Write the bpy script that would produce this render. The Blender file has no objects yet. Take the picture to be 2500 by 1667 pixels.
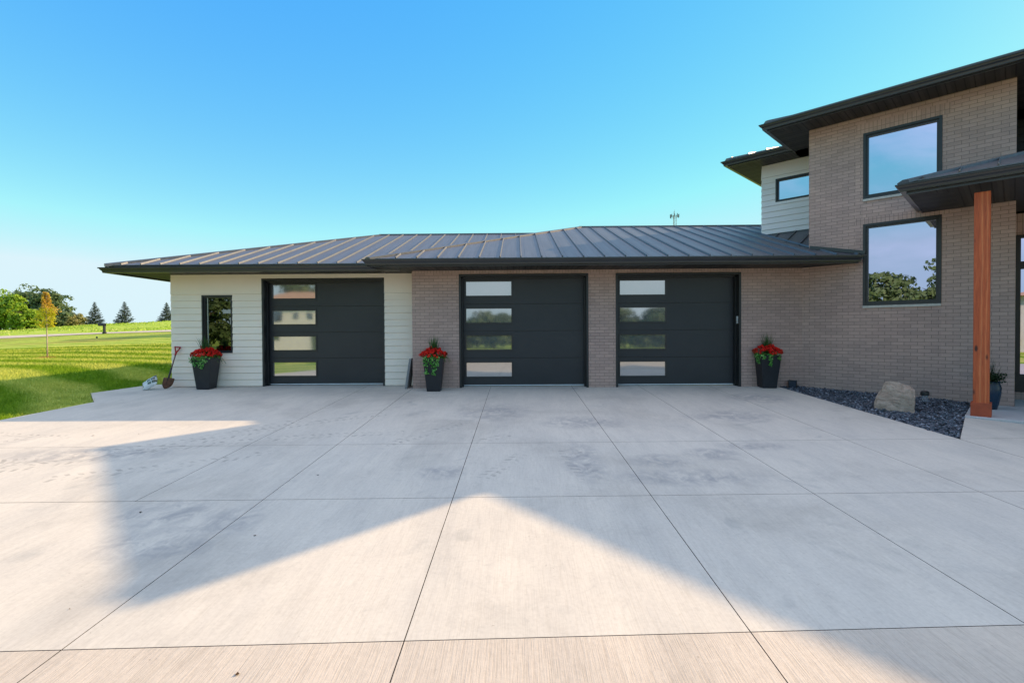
import bpy, bmesh, math, random
import numpy as np
from mathutils import Vector, Matrix
random.seed(7); rng = np.random.default_rng(11)
S2 = math.sqrt(2.0)
scene = bpy.context.scene
COL = scene.collection
PROTO = []
# ------------------------------------------------------------------ helpers
def H(a, b, z=None):
    x, y = (a + b) / S2, (b - a) / S2
    return (x, y) if z is None else (x, y, z)

def tag(o, label=None, cat=None, group=None, kind=None):
    if label: o['label'] = label
    if cat: o['category'] = cat
    if group: o['group'] = group
    if kind: o['kind'] = kind
    return o

def empty(name, loc, rz=0, **k):
    o = bpy.data.objects.new(name, None); COL.objects.link(o)
    o.location = loc; o.rotation_euler = (0, 0, rz); o.empty_display_size = 0.2
    return tag(o, **k)

def auto_uv(me, soff_dir=(1, 0)):
    uv = me.uv_layers.new(name='UVMap')
    d = Vector((soff_dir[0], soff_dir[1])).normalized(); e = Vector((-d.y, d.x))
    for p in me.polygons:
        n = p.normal
        for li in p.loop_indices:
            co = me.vertices[me.loops[li].vertex_index].co
            if abs(n.z) > .7:
                uv.data[li].uv = (co.x * d.x + co.y * d.y, co.x * e.x + co.y * e.y)
            else:
                t = Vector((-n.y, n.x)).normalized()
                uv.data[li].uv = (co.x * t.x + co.y * t.y, co.z)

class MB:
    def __init__(s): s.v = []; s.f = []; s.m = []
    def poly(s, pts, m=0):
        i = len(s.v); s.v += [tuple(p) for p in pts]; s.f.append(tuple(range(i, i + len(pts)))); s.m.append(m)
    def mesh(s, V, F, m=0):
        i = len(s.v); s.v += [tuple(p) for p in V]
        for f in F: s.f.append(tuple(i + k for k in f)); s.m.append(m)
    def hexa(s, P, m=0):  # P: 4 bottom (ccw from above), 4 top
        s.mesh(P, [(3, 2, 1, 0), (4, 5, 6, 7), (0, 1, 5, 4), (1, 2, 6, 5), (2, 3, 7, 6), (3, 0, 4, 7)], m)
    def box(s, x0, x1, y0, y1, z0, z1, m=0):
        s.hexa([(x0, y0, z0), (x1, y0, z0), (x1, y1, z0), (x0, y1, z0), (x0, y0, z1), (x1, y0, z1), (x1, y1, z1), (x0, y1, z1)], m)
    def hbox(s, a0, a1, b0, b1, z0, z1, m=0):
        s.hexa([H(a0, b0, z0), H(a1, b0, z0), H(a1, b1, z0), H(a0, b1, z0), H(a0, b0, z1), H(a1, b0, z1), H(a1, b1, z1), H(a0, b1, z1)], m)
    def prism(s, poly, z0, z1, m=0):
        n = len(poly)
        s.mesh([(p[0], p[1], z0) for p in poly] + [(p[0], p[1], z1) for p in poly],
               [tuple(range(n - 1, -1, -1)), tuple(range(n, 2 * n))] + [(i, (i + 1) % n, n + (i + 1) % n, n + i) for i in range(n)], m)
    def bar(s, p, q, w, h, m=0, up=(0, 0, 1), off=0.0):  # rectangular bar sitting on the segment pq
        p, q, up = Vector(p), Vector(q), Vector(up)
        d = (q - p).normalized(); r = d.cross(up).normalized() * (w / 2); u = r.cross(d).normalized()
        a, b = u * off, u * (off + h)
        s.hexa([p - r + a, p + r + a, q + r + a, q - r + a, p - r + b, p + r + b, q + r + b, q - r + b], m)
    def rib(s, p, q, w0, w1, h, m=0):
        p, q = Vector(p), Vector(q); d = (q - p).normalized(); r = d.cross(Vector((0, 0, 1))).normalized(); u = r.cross(d).normalized()
        a, b = r * (w0 / 2), r * (w1 / 2); z0, z1 = u * -.002, u * h
        s.hexa([p - a + z0, p + a + z0, q + a + z0, q - a + z0, p - b + z1, p + b + z1, q + b + z1, q - b + z1], m)
    def tube(s, pts, rad, n=8, m=0, cap=True):
        pts = [Vector(p) for p in pts]; rad = rad if isinstance(rad, (list, tuple)) else [rad] * len(pts)
        V = []; F = []
        for i, p in enumerate(pts):
            d = (pts[min(i + 1, len(pts) - 1)] - pts[max(i - 1, 0)]).normalized()
            u = d.orthogonal().normalized() if i == 0 else (u - d * u.dot(d)).normalized()
            w = d.cross(u)
            for k in range(n):
                t = 2 * math.pi * k / n; V.append(p + (u * math.cos(t) + w * math.sin(t)) * rad[i])
        for i in range(len(pts) - 1):
            for k in range(n):
                F.append((i * n + k, i * n + (k + 1) % n, (i + 1) * n + (k + 1) % n, (i + 1) * n + k))
        if cap: F.append(tuple(range(n - 1, -1, -1))); F.append(tuple(range((len(pts) - 1) * n, len(pts) * n)))
        s.mesh(V, F, m)
    def sweep(s, path, prof, side=1, m=0, closed=True):
        """path: (x,y) list; prof: (out,z) list; side=+1: outwards is to the right of travel"""
        P = [Vector(p) for p in path]; rings = []
        for i, p in enumerate(P):
            def nrm(a, b): d = (b - a).normalized(); return Vector((d.y, -d.x)) * side
            if i == 0: n = nrm(P[0], P[1])
            elif i == len(P) - 1: n = nrm(P[-2], P[-1])
            else:
                n1, n2 = nrm(P[i - 1], p), nrm(p, P[i + 1]); n = (n1 + n2); n = n / max(.2, n.dot(n1))
            rings.append([(p.x + n.x * o, p.y + n.y * o, z) for o, z in prof])
        V = [v for r in rings for v in r]; k = len(prof); F = []
        for i in range(len(P) - 1):
            for j in range(k if closed else k - 1):
                F.append((i * k + j, i * k + (j + 1) % k, (i + 1) * k + (j + 1) % k, (i + 1) * k + j))
        if closed: F += [tuple(range(k - 1, -1, -1)), tuple(range((len(P) - 1) * k, len(P) * k))]
        s.mesh(V, F, m)
    def build(s, name, mats, parent=None, uvd=(1, 0), smooth=False, bevel=0, uv=True, loc=None, fix=True):
        me = bpy.data.meshes.new(name); me.from_pydata(s.v, [], s.f)
        mats = mats if isinstance(mats, (list, tuple)) else [mats]
        for m_ in mats: me.materials.append(m_)
        me.polygons.foreach_set('material_index', s.m)
        if fix:
            bm = bmesh.new(); bm.from_mesh(me); bmesh.ops.recalc_face_normals(bm, faces=bm.faces); bm.to_mesh(me); bm.free()
        me.update()
        if uv: auto_uv(me, uvd)
        if smooth: me.polygons.foreach_set('use_smooth', [True] * len(me.polygons))
        o = bpy.data.objects.new(name, me); COL.objects.link(o)
        if parent: o.parent = parent
        if loc: o.location = loc
        if bevel:
            b = o.modifiers.new('b', 'BEVEL'); b.width = bevel; b.segments = 2; b.limit_method = 'ANGLE'
        return o

def fast(name, V, k, mat, parent=None, mi=None):
    """V: (n*k,3) vertices, every k of them one face"""
    V = np.asarray(V, dtype=np.float32); n = len(V) // k
    me = bpy.data.meshes.new(name); me.vertices.add(len(V)); me.vertices.foreach_set('co', V.ravel())
    me.loops.add(len(V)); me.loops.foreach_set('vertex_index', np.arange(len(V), dtype=np.int32))
    me.polygons.add(n); me.polygons.foreach_set('loop_start', np.arange(0, len(V), k, dtype=np.int32))
    me.polygons.foreach_set('loop_total', np.full(n, k, dtype=np.int32))
    for m_ in (mat if isinstance(mat, (list, tuple)) else [mat]): me.materials.append(m_)
    if mi is not None: me.polygons.foreach_set('material_index', np.asarray(mi, dtype=np.int32))
    me.update(calc_edges=True); me.validate()
    o = bpy.data.objects.new(name, me); COL.objects.link(o)
    if parent: o.parent = parent
    return o

# ------------------------------------------------------------------ materials
def nt(name):
    m = bpy.data.materials.new(name); m.use_nodes = True; t = m.node_tree
    return m, t, t.nodes['Principled BSDF'], t.nodes, t.links

def N(t, typ, **k):
    n = t.nodes.new(typ)
    for a, b in k.items():
        if a.startswith('i_'):
            key = a[2:].replace('_', ' ')
            n.inputs[int(key) if key.isdigit() else key].default_value = b
        else: setattr(n, a, b)
    return n

def L(t, a, b): t.links.new(a, b)

def mth(t, op, a, b=None, c=None, clamp=False):
    n = t.nodes.new('ShaderNodeMath'); n.operation = op; n.use_clamp = clamp
    for i, v in enumerate((a, b, c)):
        if v is None: continue
        if isinstance(v, (int, float)): n.inputs[i].default_value = v
        else: t.links.new(v, n.inputs[i])
    return n.outputs[0]

def mixc(t, fac, A, B, blend='MIX'):
    n = t.nodes.new('ShaderNodeMix'); n.data_type = 'RGBA'; n.blend_type = blend
    for i, v in ((0, fac), (6, A), (7, B)):
        if isinstance(v, (int, float)): n.inputs[i].default_value = v
        elif isinstance(v, tuple): n.inputs[i].default_value = (*v[:3], 1)
        else: t.links.new(v, n.inputs[i])
    return n.outputs[2]

def ramp(t, f, stops):
    n = t.nodes.new('ShaderNodeValToRGB'); cr = n.color_ramp
    while len(cr.elements) < len(stops): cr.elements.new(.5)
    for e, (p, c) in zip(cr.elements, stops):
        e.position = p; e.color = (*c, 1) if isinstance(c, tuple) else (c, c, c, 1)
    t.links.new(f, n.inputs[0]); return n.outputs[0]

def noise(t, vec, scale, detail=4, rough=.55, dist=0.0):
    n = N(t, 'ShaderNodeTexNoise', i_Scale=scale, i_Detail=detail, i_Roughness=rough, i_Distortion=dist)
    if vec is not None: L(t, vec, n.inputs['Vector'])
    return n.outputs['Fac']

def coords(t, kind='Object', scale=(1, 1, 1), rot=(0, 0, 0), loc=(0, 0, 0)):
    c = t.nodes.new('ShaderNodeTexCoord'); m = t.nodes.new('ShaderNodeMapping')
    m.inputs['Scale'].default_value = scale; m.inputs['Rotation'].default_value = rot; m.inputs['Location'].default_value = loc
    L(t, c.outputs[kind], m.inputs['Vector']); return m.outputs[0]

def pos(t, scale=(1, 1, 1), rot=(0, 0, 0)):
    g = t.nodes.new('ShaderNodeNewGeometry'); m = t.nodes.new('ShaderNodeMapping')
    m.inputs['Scale'].default_value = scale; m.inputs['Rotation'].default_value = rot
    L(t, g.outputs['Position'], m.inputs['Vector']); return m.outputs[0]

def bump(t, h, bs, strength=.3, dist=.01):
    b = N(t, 'ShaderNodeBump', i_Strength=strength, i_Distance=dist); L(t, h, b.inputs['Height']); L(t, b.outputs[0], bs.inputs['Normal'])

def simple(name, c, rough=.5, spec=.5, metal=0, nvar=.12, nscale=8, bmp=0, kind='Object', bscale=60):
    m, t, bs, _, _ = nt(name)
    v = coords(t, kind); f = noise(t, v, nscale, 5)
    lo = tuple(max(0, x * (1 - nvar)) for x in c); hi = tuple(x * (1 + nvar) for x in c)
    L(t, ramp(t, f, [(.3, lo), (.7, hi)]), bs.inputs['Base Color'])
    bs.inputs['Roughness'].default_value = rough; bs.inputs['Specular IOR Level'].default_value = spec; bs.inputs['Metallic'].default_value = metal
    if bmp: bump(t, noise(t, v, bscale, 4), bs, bmp, .01)
    return m

M = {}
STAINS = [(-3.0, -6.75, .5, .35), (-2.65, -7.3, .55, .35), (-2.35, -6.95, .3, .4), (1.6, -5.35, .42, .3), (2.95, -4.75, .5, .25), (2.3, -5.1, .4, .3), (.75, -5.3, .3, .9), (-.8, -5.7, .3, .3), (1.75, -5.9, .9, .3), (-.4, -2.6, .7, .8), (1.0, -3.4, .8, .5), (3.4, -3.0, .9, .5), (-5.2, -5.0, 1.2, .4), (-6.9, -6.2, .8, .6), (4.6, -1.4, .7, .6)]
# concrete ---------------------------------------------------------------
def concrete(name, base, tracks=False, coarse=False):
    m, t, bs, _, _ = nt(name)
    p = pos(t)
    big = noise(t, p, .55, 6, .62, .6); mid = noise(t, pos(t, (1, .35, 1)), 1.9, 6, .6, .4); fine = noise(t, p, 38, 4, .7)
    broom = noise(t, pos(t, (150 if coarse else 110, 4.5, 1), (0, 0, .02)), 1, 3, .65)
    swirl = noise(t, pos(t, (7, .8, 1), (0, 0, -.05)), 1, 6, .65, 1.2)
    col = ramp(t, big, [(.28, tuple(x * .78 for x in base)), (.48, base), (.75, tuple(x * 1.06 for x in base))])
    col = mixc(t, .75, col, ramp(t, mid, [(.3, (.86, .87, .88)), (.62, (1.03, 1.02, 1.0))]), 'MULTIPLY')
    col = mixc(t, .6, col, ramp(t, swirl, [(.33, (.92, .92, .93)), (.6, (1.02, 1.02, 1.02))]), 'MULTIPLY')
    col = mixc(t, .5 if coarse else .42, col, ramp(t, broom, [(.36, (.84, .83, .81)), (.52, (1, 1, 1))] if not coarse else [(.36, (.72, .70, .67)), (.52, (1, 1, 1))]), 'MULTIPLY')
    col = mixc(t, .5, col, ramp(t, fine, [(.3, (.84, .84, .84)), (.6, (1.04, 1.04, 1.04))]), 'MULTIPLY')
    st = noise(t, p, 1.15, 3, .5, 1.2)
    col = mixc(t, .55, col, ramp(t, st, [(.66, (1, 1, 1)), (.74, (.72, .75, .78))]), 'MULTIPLY')
    sp = noise(t, p, 45, 2, .5)
    col = mixc(t, .5, col, ramp(t, sp, [(.22, (.45, .42, .38)), (.27, (1, 1, 1))]), 'MULTIPLY')
    if tracks:
        g = t.nodes.new('ShaderNodeNewGeometry'); sx = t.nodes.new('ShaderNodeSeparateXYZ'); L(t, g.outputs['Position'], sx.inputs[0])
        X, Y = sx.outputs[0], sx.outputs[1]; tot = None
        for (x0, y0, x1, y1, w) in [(-5.9, -5.75, -2.2, -2.75, .13), (-6.6, -5.4, -1.6, -3.95, .12), (-5.3, -5.1, -3.4, -3.2, .12), (-.56, -4.55, -.2, -4.1, .1),
                                     (-1.7, -4.65, -.9, -3.2, .11), (.62, -4.85, .9, -6.0, .14), (-.35, -5.9, -.05, -5.0, .09), (-7.6, -3.92, -6.1, -4.05, .08), (-8.0, -5.3, -5.5, -5.35, .14), (-6.7, -4.2, -7.0, -6.2, .1), (-4.9, -5.9, -3.0, -4.9, .12)]:
            dx, dy = x1 - x0, y1 - y0; ln = math.hypot(dx, dy); dx /= ln; dy /= ln
            u = mth(t, 'ADD', mth(t, 'MULTIPLY', mth(t, 'SUBTRACT', X, x0), dx), mth(t, 'MULTIPLY', mth(t, 'SUBTRACT', Y, y0), dy))
            v = mth(t, 'ADD', mth(t, 'MULTIPLY', mth(t, 'SUBTRACT', X, x0), -dy), mth(t, 'MULTIPLY', mth(t, 'SUBTRACT', Y, y0), dx))
            v = mth(t, 'ADD', v, mth(t, 'MULTIPLY', mth(t, 'SINE', mth(t, 'MULTIPLY', u, 1.3)), .12))
            av = mth(t, 'ABSOLUTE', v)
            inw = mth(t, 'LESS_THAN', av, w); inl = mth(t, 'MULTIPLY', mth(t, 'GREATER_THAN', u, 0.), mth(t, 'LESS_THAN', u, ln))
            ph = mth(t, 'FRACT', mth(t, 'ADD', mth(t, 'MULTIPLY', u, 9.0), mth(t, 'MULTIPLY', av, 5.0)))
            tr = mth(t, 'LESS_THAN', ph, .45); gap = mth(t, 'GREATER_THAN', av, w * .25)
            k = mth(t, 'MULTIPLY', mth(t, 'MULTIPLY', inw, inl), mth(t, 'MULTIPLY', tr, gap))
            tot = k if tot is None else mth(t, 'MAXIMUM', tot, k)
        brk = ramp(t, noise(t, p, 7, 4, .6), [(.42, 0.), (.62, 1.)])
        col = mixc(t, mth(t, 'MULTIPLY', mth(t, 'MULTIPLY', tot, brk), .55), col, tuple(x * .42 for x in base))
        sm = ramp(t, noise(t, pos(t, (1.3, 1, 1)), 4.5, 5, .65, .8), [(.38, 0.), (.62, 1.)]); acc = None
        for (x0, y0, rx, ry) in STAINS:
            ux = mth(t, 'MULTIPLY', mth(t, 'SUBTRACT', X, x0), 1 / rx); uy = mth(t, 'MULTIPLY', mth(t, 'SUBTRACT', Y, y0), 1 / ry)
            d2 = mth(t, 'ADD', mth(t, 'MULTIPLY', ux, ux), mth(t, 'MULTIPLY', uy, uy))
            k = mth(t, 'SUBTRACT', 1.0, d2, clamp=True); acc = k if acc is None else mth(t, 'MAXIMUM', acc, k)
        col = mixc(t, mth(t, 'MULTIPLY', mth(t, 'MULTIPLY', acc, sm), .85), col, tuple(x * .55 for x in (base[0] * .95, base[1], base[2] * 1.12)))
        crk = noise(t, pos(t), 3.2, 8, .7, 2.0)
        col = mixc(t, .35, col, ramp(t, crk, [(.34, (.80, .81, .83)), (.44, (1, 1, 1))]), 'MULTIPLY')
    L(t, col, bs.inputs['Base Color']); bs.inputs['Roughness'].default_value = .88; bs.inputs['Specular IOR Level'].default_value = .25
    h = mth(t, 'ADD', mth(t, 'MULTIPLY', broom, 1.0), mth(t, 'MULTIPLY', fine, .5))
    bump(t, h, bs, .5 if coarse else .12, .006)
    return m
M['conc'] = concrete('driveway_concrete', (.60, .555, .485), True)
M['conc2'] = concrete('coarse_concrete', (.57, .50, .42), False, True)
M['slab'] = concrete('slab_concrete', (.55, .54, .53))
M['joint'] = simple('dark_joint', (.07, .06, .05), .95, .1, nvar=.4, nscale=20)  # dark brown colour of the slab joints themselves
M['path'] = simple('pale_road', (.50, .43, .36), .9, .2, nscale=2)

def brick(name, rot=False):
    m, t, bs, _, _ = nt(name)
    v = coords(t, 'UV', (1, 1, 1), (0, 0, math.pi / 2) if rot else (0, 0, 0), (0, .02, 0) if not rot else (0, 0, 0))
    b = N(t, 'ShaderNodeTexBrick', offset=0.0 if rot else .5, i_Scale=1.0)
    L(t, v, b.inputs['Vector'])
    b.inputs['Color1'].default_value = (.50, .338, .285, 1); b.inputs['Color2'].default_value = (.415, .282, .24, 1)
    b.inputs['Mortar'].default_value = (.21, .152, .13, 1)
    b.inputs['Mortar Size'].default_value = .0036; b.inputs['Mortar Smooth'].default_value = .25; b.inputs['Bias'].default_value = -.1
    b.inputs['Brick Width'].default_value = .203; b.inputs['Row Height'].default_value = .0677
    big = noise(t, v, .8, 4); fine = noise(t, v, 55, 4, .7)
    col = mixc(t, .8, b.outputs['Color'], ramp(t, big, [(.3, (.84, .84, .86)), (.7, (1.1, 1.09, 1.06))]), 'MULTIPLY')
    col = mixc(t, .7, col, ramp(t, fine, [(.3, (.86, .86, .86)), (.7, (1.1, 1.1, 1.1))]), 'MULTIPLY')
    L(t, col, bs.inputs['Base Color']); bs.inputs['Roughness'].default_value = .62; bs.inputs['Specular IOR Level'].default_value = .35
    h = mth(t, 'SUBTRACT', mth(t, 'MULTIPLY', fine, .25), b.outputs['Fac']); bump(t, h, bs, .6, .006)
    return m
M['brick'] = brick('taupe_brick'); M['soldier'] = brick('soldier_brick', True)

def siding(name, c, ):
    m, t, bs, _, _ = nt(name)
    v = coords(t, 'UV', (1, 1, 1)); g = noise(t, coords(t, 'UV', (2, 60, 1)), 1.5, 4, .6); big = noise(t, v, 1.2, 3)
    col = ramp(t, big, [(.3, tuple(x * .96 for x in c)), (.7, tuple(x * 1.03 for x in c))])
    L(t, col, bs.inputs['Base Color']); bs.inputs['Roughness'].default_value = .55; bs.inputs['Specular IOR Level'].default_value = .35
    bump(t, g, bs, .15, .003); return m
M['siding'] = siding('cream_lap_siding', (.89, .76, .64))
M['white'] = siding('white_lap_siding', (.84, .80, .78))
M['darkside'] = siding('charcoal_lap_siding', (.03, .032, .036))
M['black'] = simple('black_trim', (.016, .017, .019), .42, .5, nscale=6, nvar=.2)
M['vinyl'] = simple('black_window_frame', (.02, .021, .024), .38, .5)
M['gutter'] = simple('dark_gutter', (.023, .027, .033), .3, .6, nscale=3, nvar=.15)
M['door'] = None
def door_mat():
    m, t, bs, _, _ = nt('garage_door_panel')
    v = coords(t, 'UV', (3, 70, 1)); g = noise(t, v, 3, 5, .6); b = noise(t, coords(t, 'UV'), .8, 3)
    L(t, ramp(t, b, [(.3, (.020, .022, .027)), (.7, (.029, .031, .036))]), bs.inputs['Base Color'])
    bs.inputs['Roughness'].default_value = .42; bs.inputs['Specular IOR Level'].default_value = .45
    bump(t, g, bs, .25, .002); return m
M['door'] = door_mat()
def roof_mat():
    m, t, bs, _, _ = nt('standing_seam_metal')
    v = coords(t, 'UV', (14, .7, 1)); s = noise(t, v, 1.0, 4, .6); s2 = noise(t, coords(t, 'UV'), 2.0, 4)
    col = ramp(t, s, [(.25, (.100, .106, .118)), (.75, (.15, .156, .170))])
    L(t, mixc(t, .5, col, ramp(t, s2, [(.3, (.9, .9, .9)), (.7, (1.08, 1.08, 1.08))]), 'MULTIPLY'), bs.inputs['Base Color'])
    bs.inputs['Metallic'].default_value = .5; bs.inputs['Roughness'].default_value = .47; bs.inputs['Specular IOR Level'].default_value = .7
    bump(t, s, bs, .12, .01); return m
M['roof'] = roof_mat()
def soffit_mat():
    m, t, bs, _, _ = nt('grooved_soffit')
    v = coords(t, 'UV'); sx = t.nodes.new('ShaderNodeSeparateXYZ'); L(t, v, sx.inputs[0])
    fr = mth(t, 'FRACT', mth(t, 'MULTIPLY', sx.outputs[0], 1 / .125))
    e = mth(t, 'LESS_THAN', mth(t, 'ABSOLUTE', mth(t, 'SUBTRACT', fr, .5)), .07)
    f2 = mth(t, 'FRACT', mth(t, 'MULTIPLY', sx.outputs[0], 1 / .375))
    pan = mth(t, 'LESS_THAN', f2, .34)
    c = mixc(t, pan, (.038, .035, .031), (.056, .05, .043)); c = mixc(t, e, c, (.012, .011, .01))
    L(t, c, bs.inputs['Base Color']); bs.inputs['Roughness'].default_value = .6; bs.inputs['Specular IOR Level'].default_value = .3
    bump(t, mth(t, 'SUBTRACT', 1.0, e), bs, .8, .008); return m
M['soffit'] = soffit_mat()
def glass(name, tint, rough=.015, wav=.02, metal=1):
    m, t, bs, _, _ = nt(name)
    bs.inputs['Base Color'].default_value = (*tint, 1); bs.inputs['Metallic'].default_value = metal; bs.inputs['Roughness'].default_value = rough
    bump(t, noise(t, coords(t, 'Object'), 1.3, 1), bs, wav, .05); return m
M['gglass'] = glass('garage_glazing', (.43, .45, .46), .04, .03, .78); M['hglass'] = glass('house_glazing', (.46, .49, .68), .01, .015)
M['dglass'] = glass('dark_glazing', (.20, .22, .21), .01)
M['sill'] = simple('limestone_sill', (.50, .47, .42), .8, .3, nscale=20)
M['strip'] = simple('weather_strip', (.62, .64, .66), .5)
def cedar():
    m, t, bs, _, _ = nt('stained_cedar')
    v = coords(t, 'Object', (9, 9, .55)); g = noise(t, v, 2.6, 6, .65, 2.2)
    w = N(t, 'ShaderNodeTexWave', wave_type='RINGS', rings_direction='Z', i_Scale=5.0, i_Distortion=3.5, i_Detail=3.0)
    L(t, coords(t, 'Object', (1.6, 1.6, .12), loc=(.09, .02, 0)), w.inputs['Vector'])
    col = ramp(t, g, [(.25, (.28, .038, .012)), (.5, (.50, .085, .022)), (.75, (.68, .16, .045))])
    col = mixc(t, .35, col, ramp(t, w.outputs['Fac'], [(0., (.42, .085, .02)), (.8, (.62, .16, .04)), (1., (.8, .33, .12))]))
    vo = N(t, 'ShaderNodeTexVoronoi', i_Scale=1.0); L(t, coords(t, 'Object', (8.5, 8.5, 3.1), loc=(.35, .13, .4)), vo.inputs['Vector'])
    kn = ramp(t, vo.outputs['Distance'], [(.10, 0.), (.2, 1.)])
    col = mixc(t, kn, (.055, .012, .006), col)
    col = mixc(t, .6, col, ramp(t, noise(t, coords(t, 'Object', (40, 40, 1.2)), 4, 3), [(.35, (.78, .74, .7)), (.6, (1.05, 1.05, 1.05))]), 'MULTIPLY')
    L(t, col, bs.inputs['Base Color']); bs.inputs['Roughness'].default_value = .6
    bump(t, g, bs, .3, .004); return m
M['cedar'] = cedar()
M['cedarb'] = simple('stained_base_board', (.36, .065, .022), .6, nvar=.2, nscale=9)
def leafmat(name, c1, c2, c3=None, scale=.7, trans=.3, rough=.6):
    m, t, bs, nd, lk = nt(name)
    f = noise(t, pos(t), scale, 4, .6); f2 = noise(t, pos(t), scale * 9, 2, .5)
    st = [(.3, c1), (.7, c2)] if c3 is None else [(.28, c1), (.5, c2), (.72, c3)]
    col = mixc(t, .6, ramp(t, f, st), ramp(t, f2, [(.3, (.7, .7, .7)), (.7, (1.25, 1.25, 1.25))]), 'MULTIPLY')
    L(t, col, bs.inputs['Base Color']); bs.inputs['Roughness'].default_value = rough; bs.inputs['Specular IOR Level'].default_value = .3
    tr = t.nodes.new('ShaderNodeBsdfTranslucent'); L(t, col, tr.inputs['Color'])
    mx = t.nodes.new('ShaderNodeMixShader'); mx.inputs[0].default_value = trans
    out = nd['Material Output']; L(t, bs.outputs[0], mx.inputs[1]); L(t, tr.outputs[0], mx.inputs[2]); L(t, mx.outputs[0], out.inputs[0])
    return m
M['bark'] = simple('bark', (.12, .095, .07), .9, .2, nvar=.4, nscale=12, bmp=.4)
M['palebark'] = simple('pale_bark', (.42, .34, .26), .8, .2, nvar=.2, nscale=20)
M['pot'] = simple('planter_resin', (.012, .015, .021), .42, .45, nvar=.15)
M['soil'] = simple('potting_soil', (.03, .022, .016), .95, .1, nvar=.4, nscale=40)
M['spike'] = leafmat('spike_leaf', (.03, .085, .02), (.075, .17, .04), scale=5)
M['red'] = leafmat('red_petal', (.60, .008, .006), (.82, .018, .012), (.88, .05, .015), scale=14, trans=.2)
M['rust'] = leafmat('rust_petal', (.30, .03, .012), (.42, .07, .02), scale=14, trans=.2)
M['vine'] = leafmat('variegated_vine', (.035, .15, .025), (.10, .34, .05), (.50, .74, .28), scale=18, trans=.25, rough=.35)
M['fern'] = leafmat('fern_leaf', (.05, .12, .025), (.11, .22, .04), scale=8)
M['rock'] = None

# ground: lawn material with mowing stripes ---------------------------------
def lawn_mat():
    m, t, bs, _, _ = nt('mown_grass')
    p = pos(t); g = t.nodes.new('ShaderNodeNewGeometry'); sx = t.nodes.new('ShaderNodeSeparateXYZ'); L(t, g.outputs['Position'], sx.inputs[0])
    X, Y = sx.outputs[0], sx.outputs[1]
    dx = mth(t, 'SUBTRACT', X, -34.0); dy = mth(t, 'SUBTRACT', Y, -16.0)
    r = mth(t, 'SQRT', mth(t, 'ADD', mth(t, 'MULTIPLY', dx, dx), mth(t, 'MULTIPLY', mth(t, 'MULTIPLY', dy, dy), 1.5)))
    r = mth(t, 'ADD', r, mth(t, 'MULTIPLY', noise(t, p, .16, 2), 2.2))
    s = mth(t, 'SINE', mth(t, 'MULTIPLY', r, 2 * math.pi / 2.6))
    st = mth(t, 'MULTIPLY', mth(t, 'ADD', s, 1), .5)
    lo, hi = (.20, .33, .018), (.50, .55, .11)
    mow = mixc(t, ramp(t, st, [(.25, 0.), (.75, 1.)]), lo, hi)
    big = noise(t, p, .22, 4); med = noise(t, p, 2.5, 5, .65); fin = noise(t, pos(t, (1, 1, 1)), 26, 4, .7)
    mow = mixc(t, .7, mow, ramp(t, big, [(.3, (.85, .92, .8)), (.7, (1.15, 1.05, 1.1))]), 'MULTIPLY')
    mow = mixc(t, .95, mow, ramp(t, med, [(.3, (.62, .72, .6)), (.7, (1.2, 1.12, 1.25))]), 'MULTIPLY')
    mow = mixc(t, .8, mow, ramp(t, fin, [(.3, (.5, .56, .5)), (.65, (1.3, 1.25, 1.25))]), 'MULTIPLY')
    # unmown meadow past the road
    md = ramp(t, noise(t, pos(t, (1, 1.6, 1)), .5, 6, .7), [(.3, (.20, .33, .025)), (.5, (.34, .46, .04)), (.72, (.56, .56, .16))])
    far = mth(t, 'GREATER_THAN', Y, 46.5)
    col = mixc(t, far, mow, md)
    dry = mth(t, 'MULTIPLY', mth(t, 'MULTIPLY', mth(t, 'GREATER_THAN', Y, 27.), mth(t, 'LESS_THAN', Y, 46.5)), ramp(t, noise(t, p, .12, 3), [(.5, 0.), (.62, .6)]))
    col = mixc(t, dry, col, (.26, .21, .05))
    L(t, col, bs.inputs['Base Color']); bs.inputs['Roughness'].default_value = .9; bs.inputs['Specular IOR Level'].default_value = .1
    bump(t, mth(t, 'ADD', fin, mth(t, 'MULTIPLY', med, 1.5)), bs, .4, .04)
    return m
M['lawn'] = lawn_mat()

# ------------------------------------------------------------------ terrain
SL = 0.0385
_d = np.array([0, 19, 24, 35, 45, 54, 60, 75, 100, 106, 130, 300, 2000.])
_z0 = np.array([0, 0, 0, .25, .50, .76, 1.02, 1.5, 2.05, 2.1, 1.6, 1.0, 0])
_z1 = np.array([0, .05, .10, .60, .98, 1.36, 1.60, 2.3, 3.55, 3.62, 3.1, 2.5, 0])
def ter(x, y):
    x = np.asarray(x, float); y = np.asarray(y, float)
    dep = y + 10.9; u = x / np.maximum(dep, 1); g = np.clip((u + 1.04) / .34, -.6, 1.25)
    zf = np.interp(dep, _d, _z0) * (1 - g) + np.interp(dep, _d, _z1) * g
    zn = np.where(y < 0, np.maximum(y, -28) * SL - .03, -.03)
    w = np.clip((dep - 11.5) / 6, 0, 1)
    zn = zn + .03 * w
    zn = zn - .14 * ((x > -7.4) & (y < 9) & (y > -27))
    return zn + np.where(dep > 17, zf, 0) + .05 * w * (np.sin(x * .31) * np.sin(y * .27))
def T(x, y): return float(ter(x, y))

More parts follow.
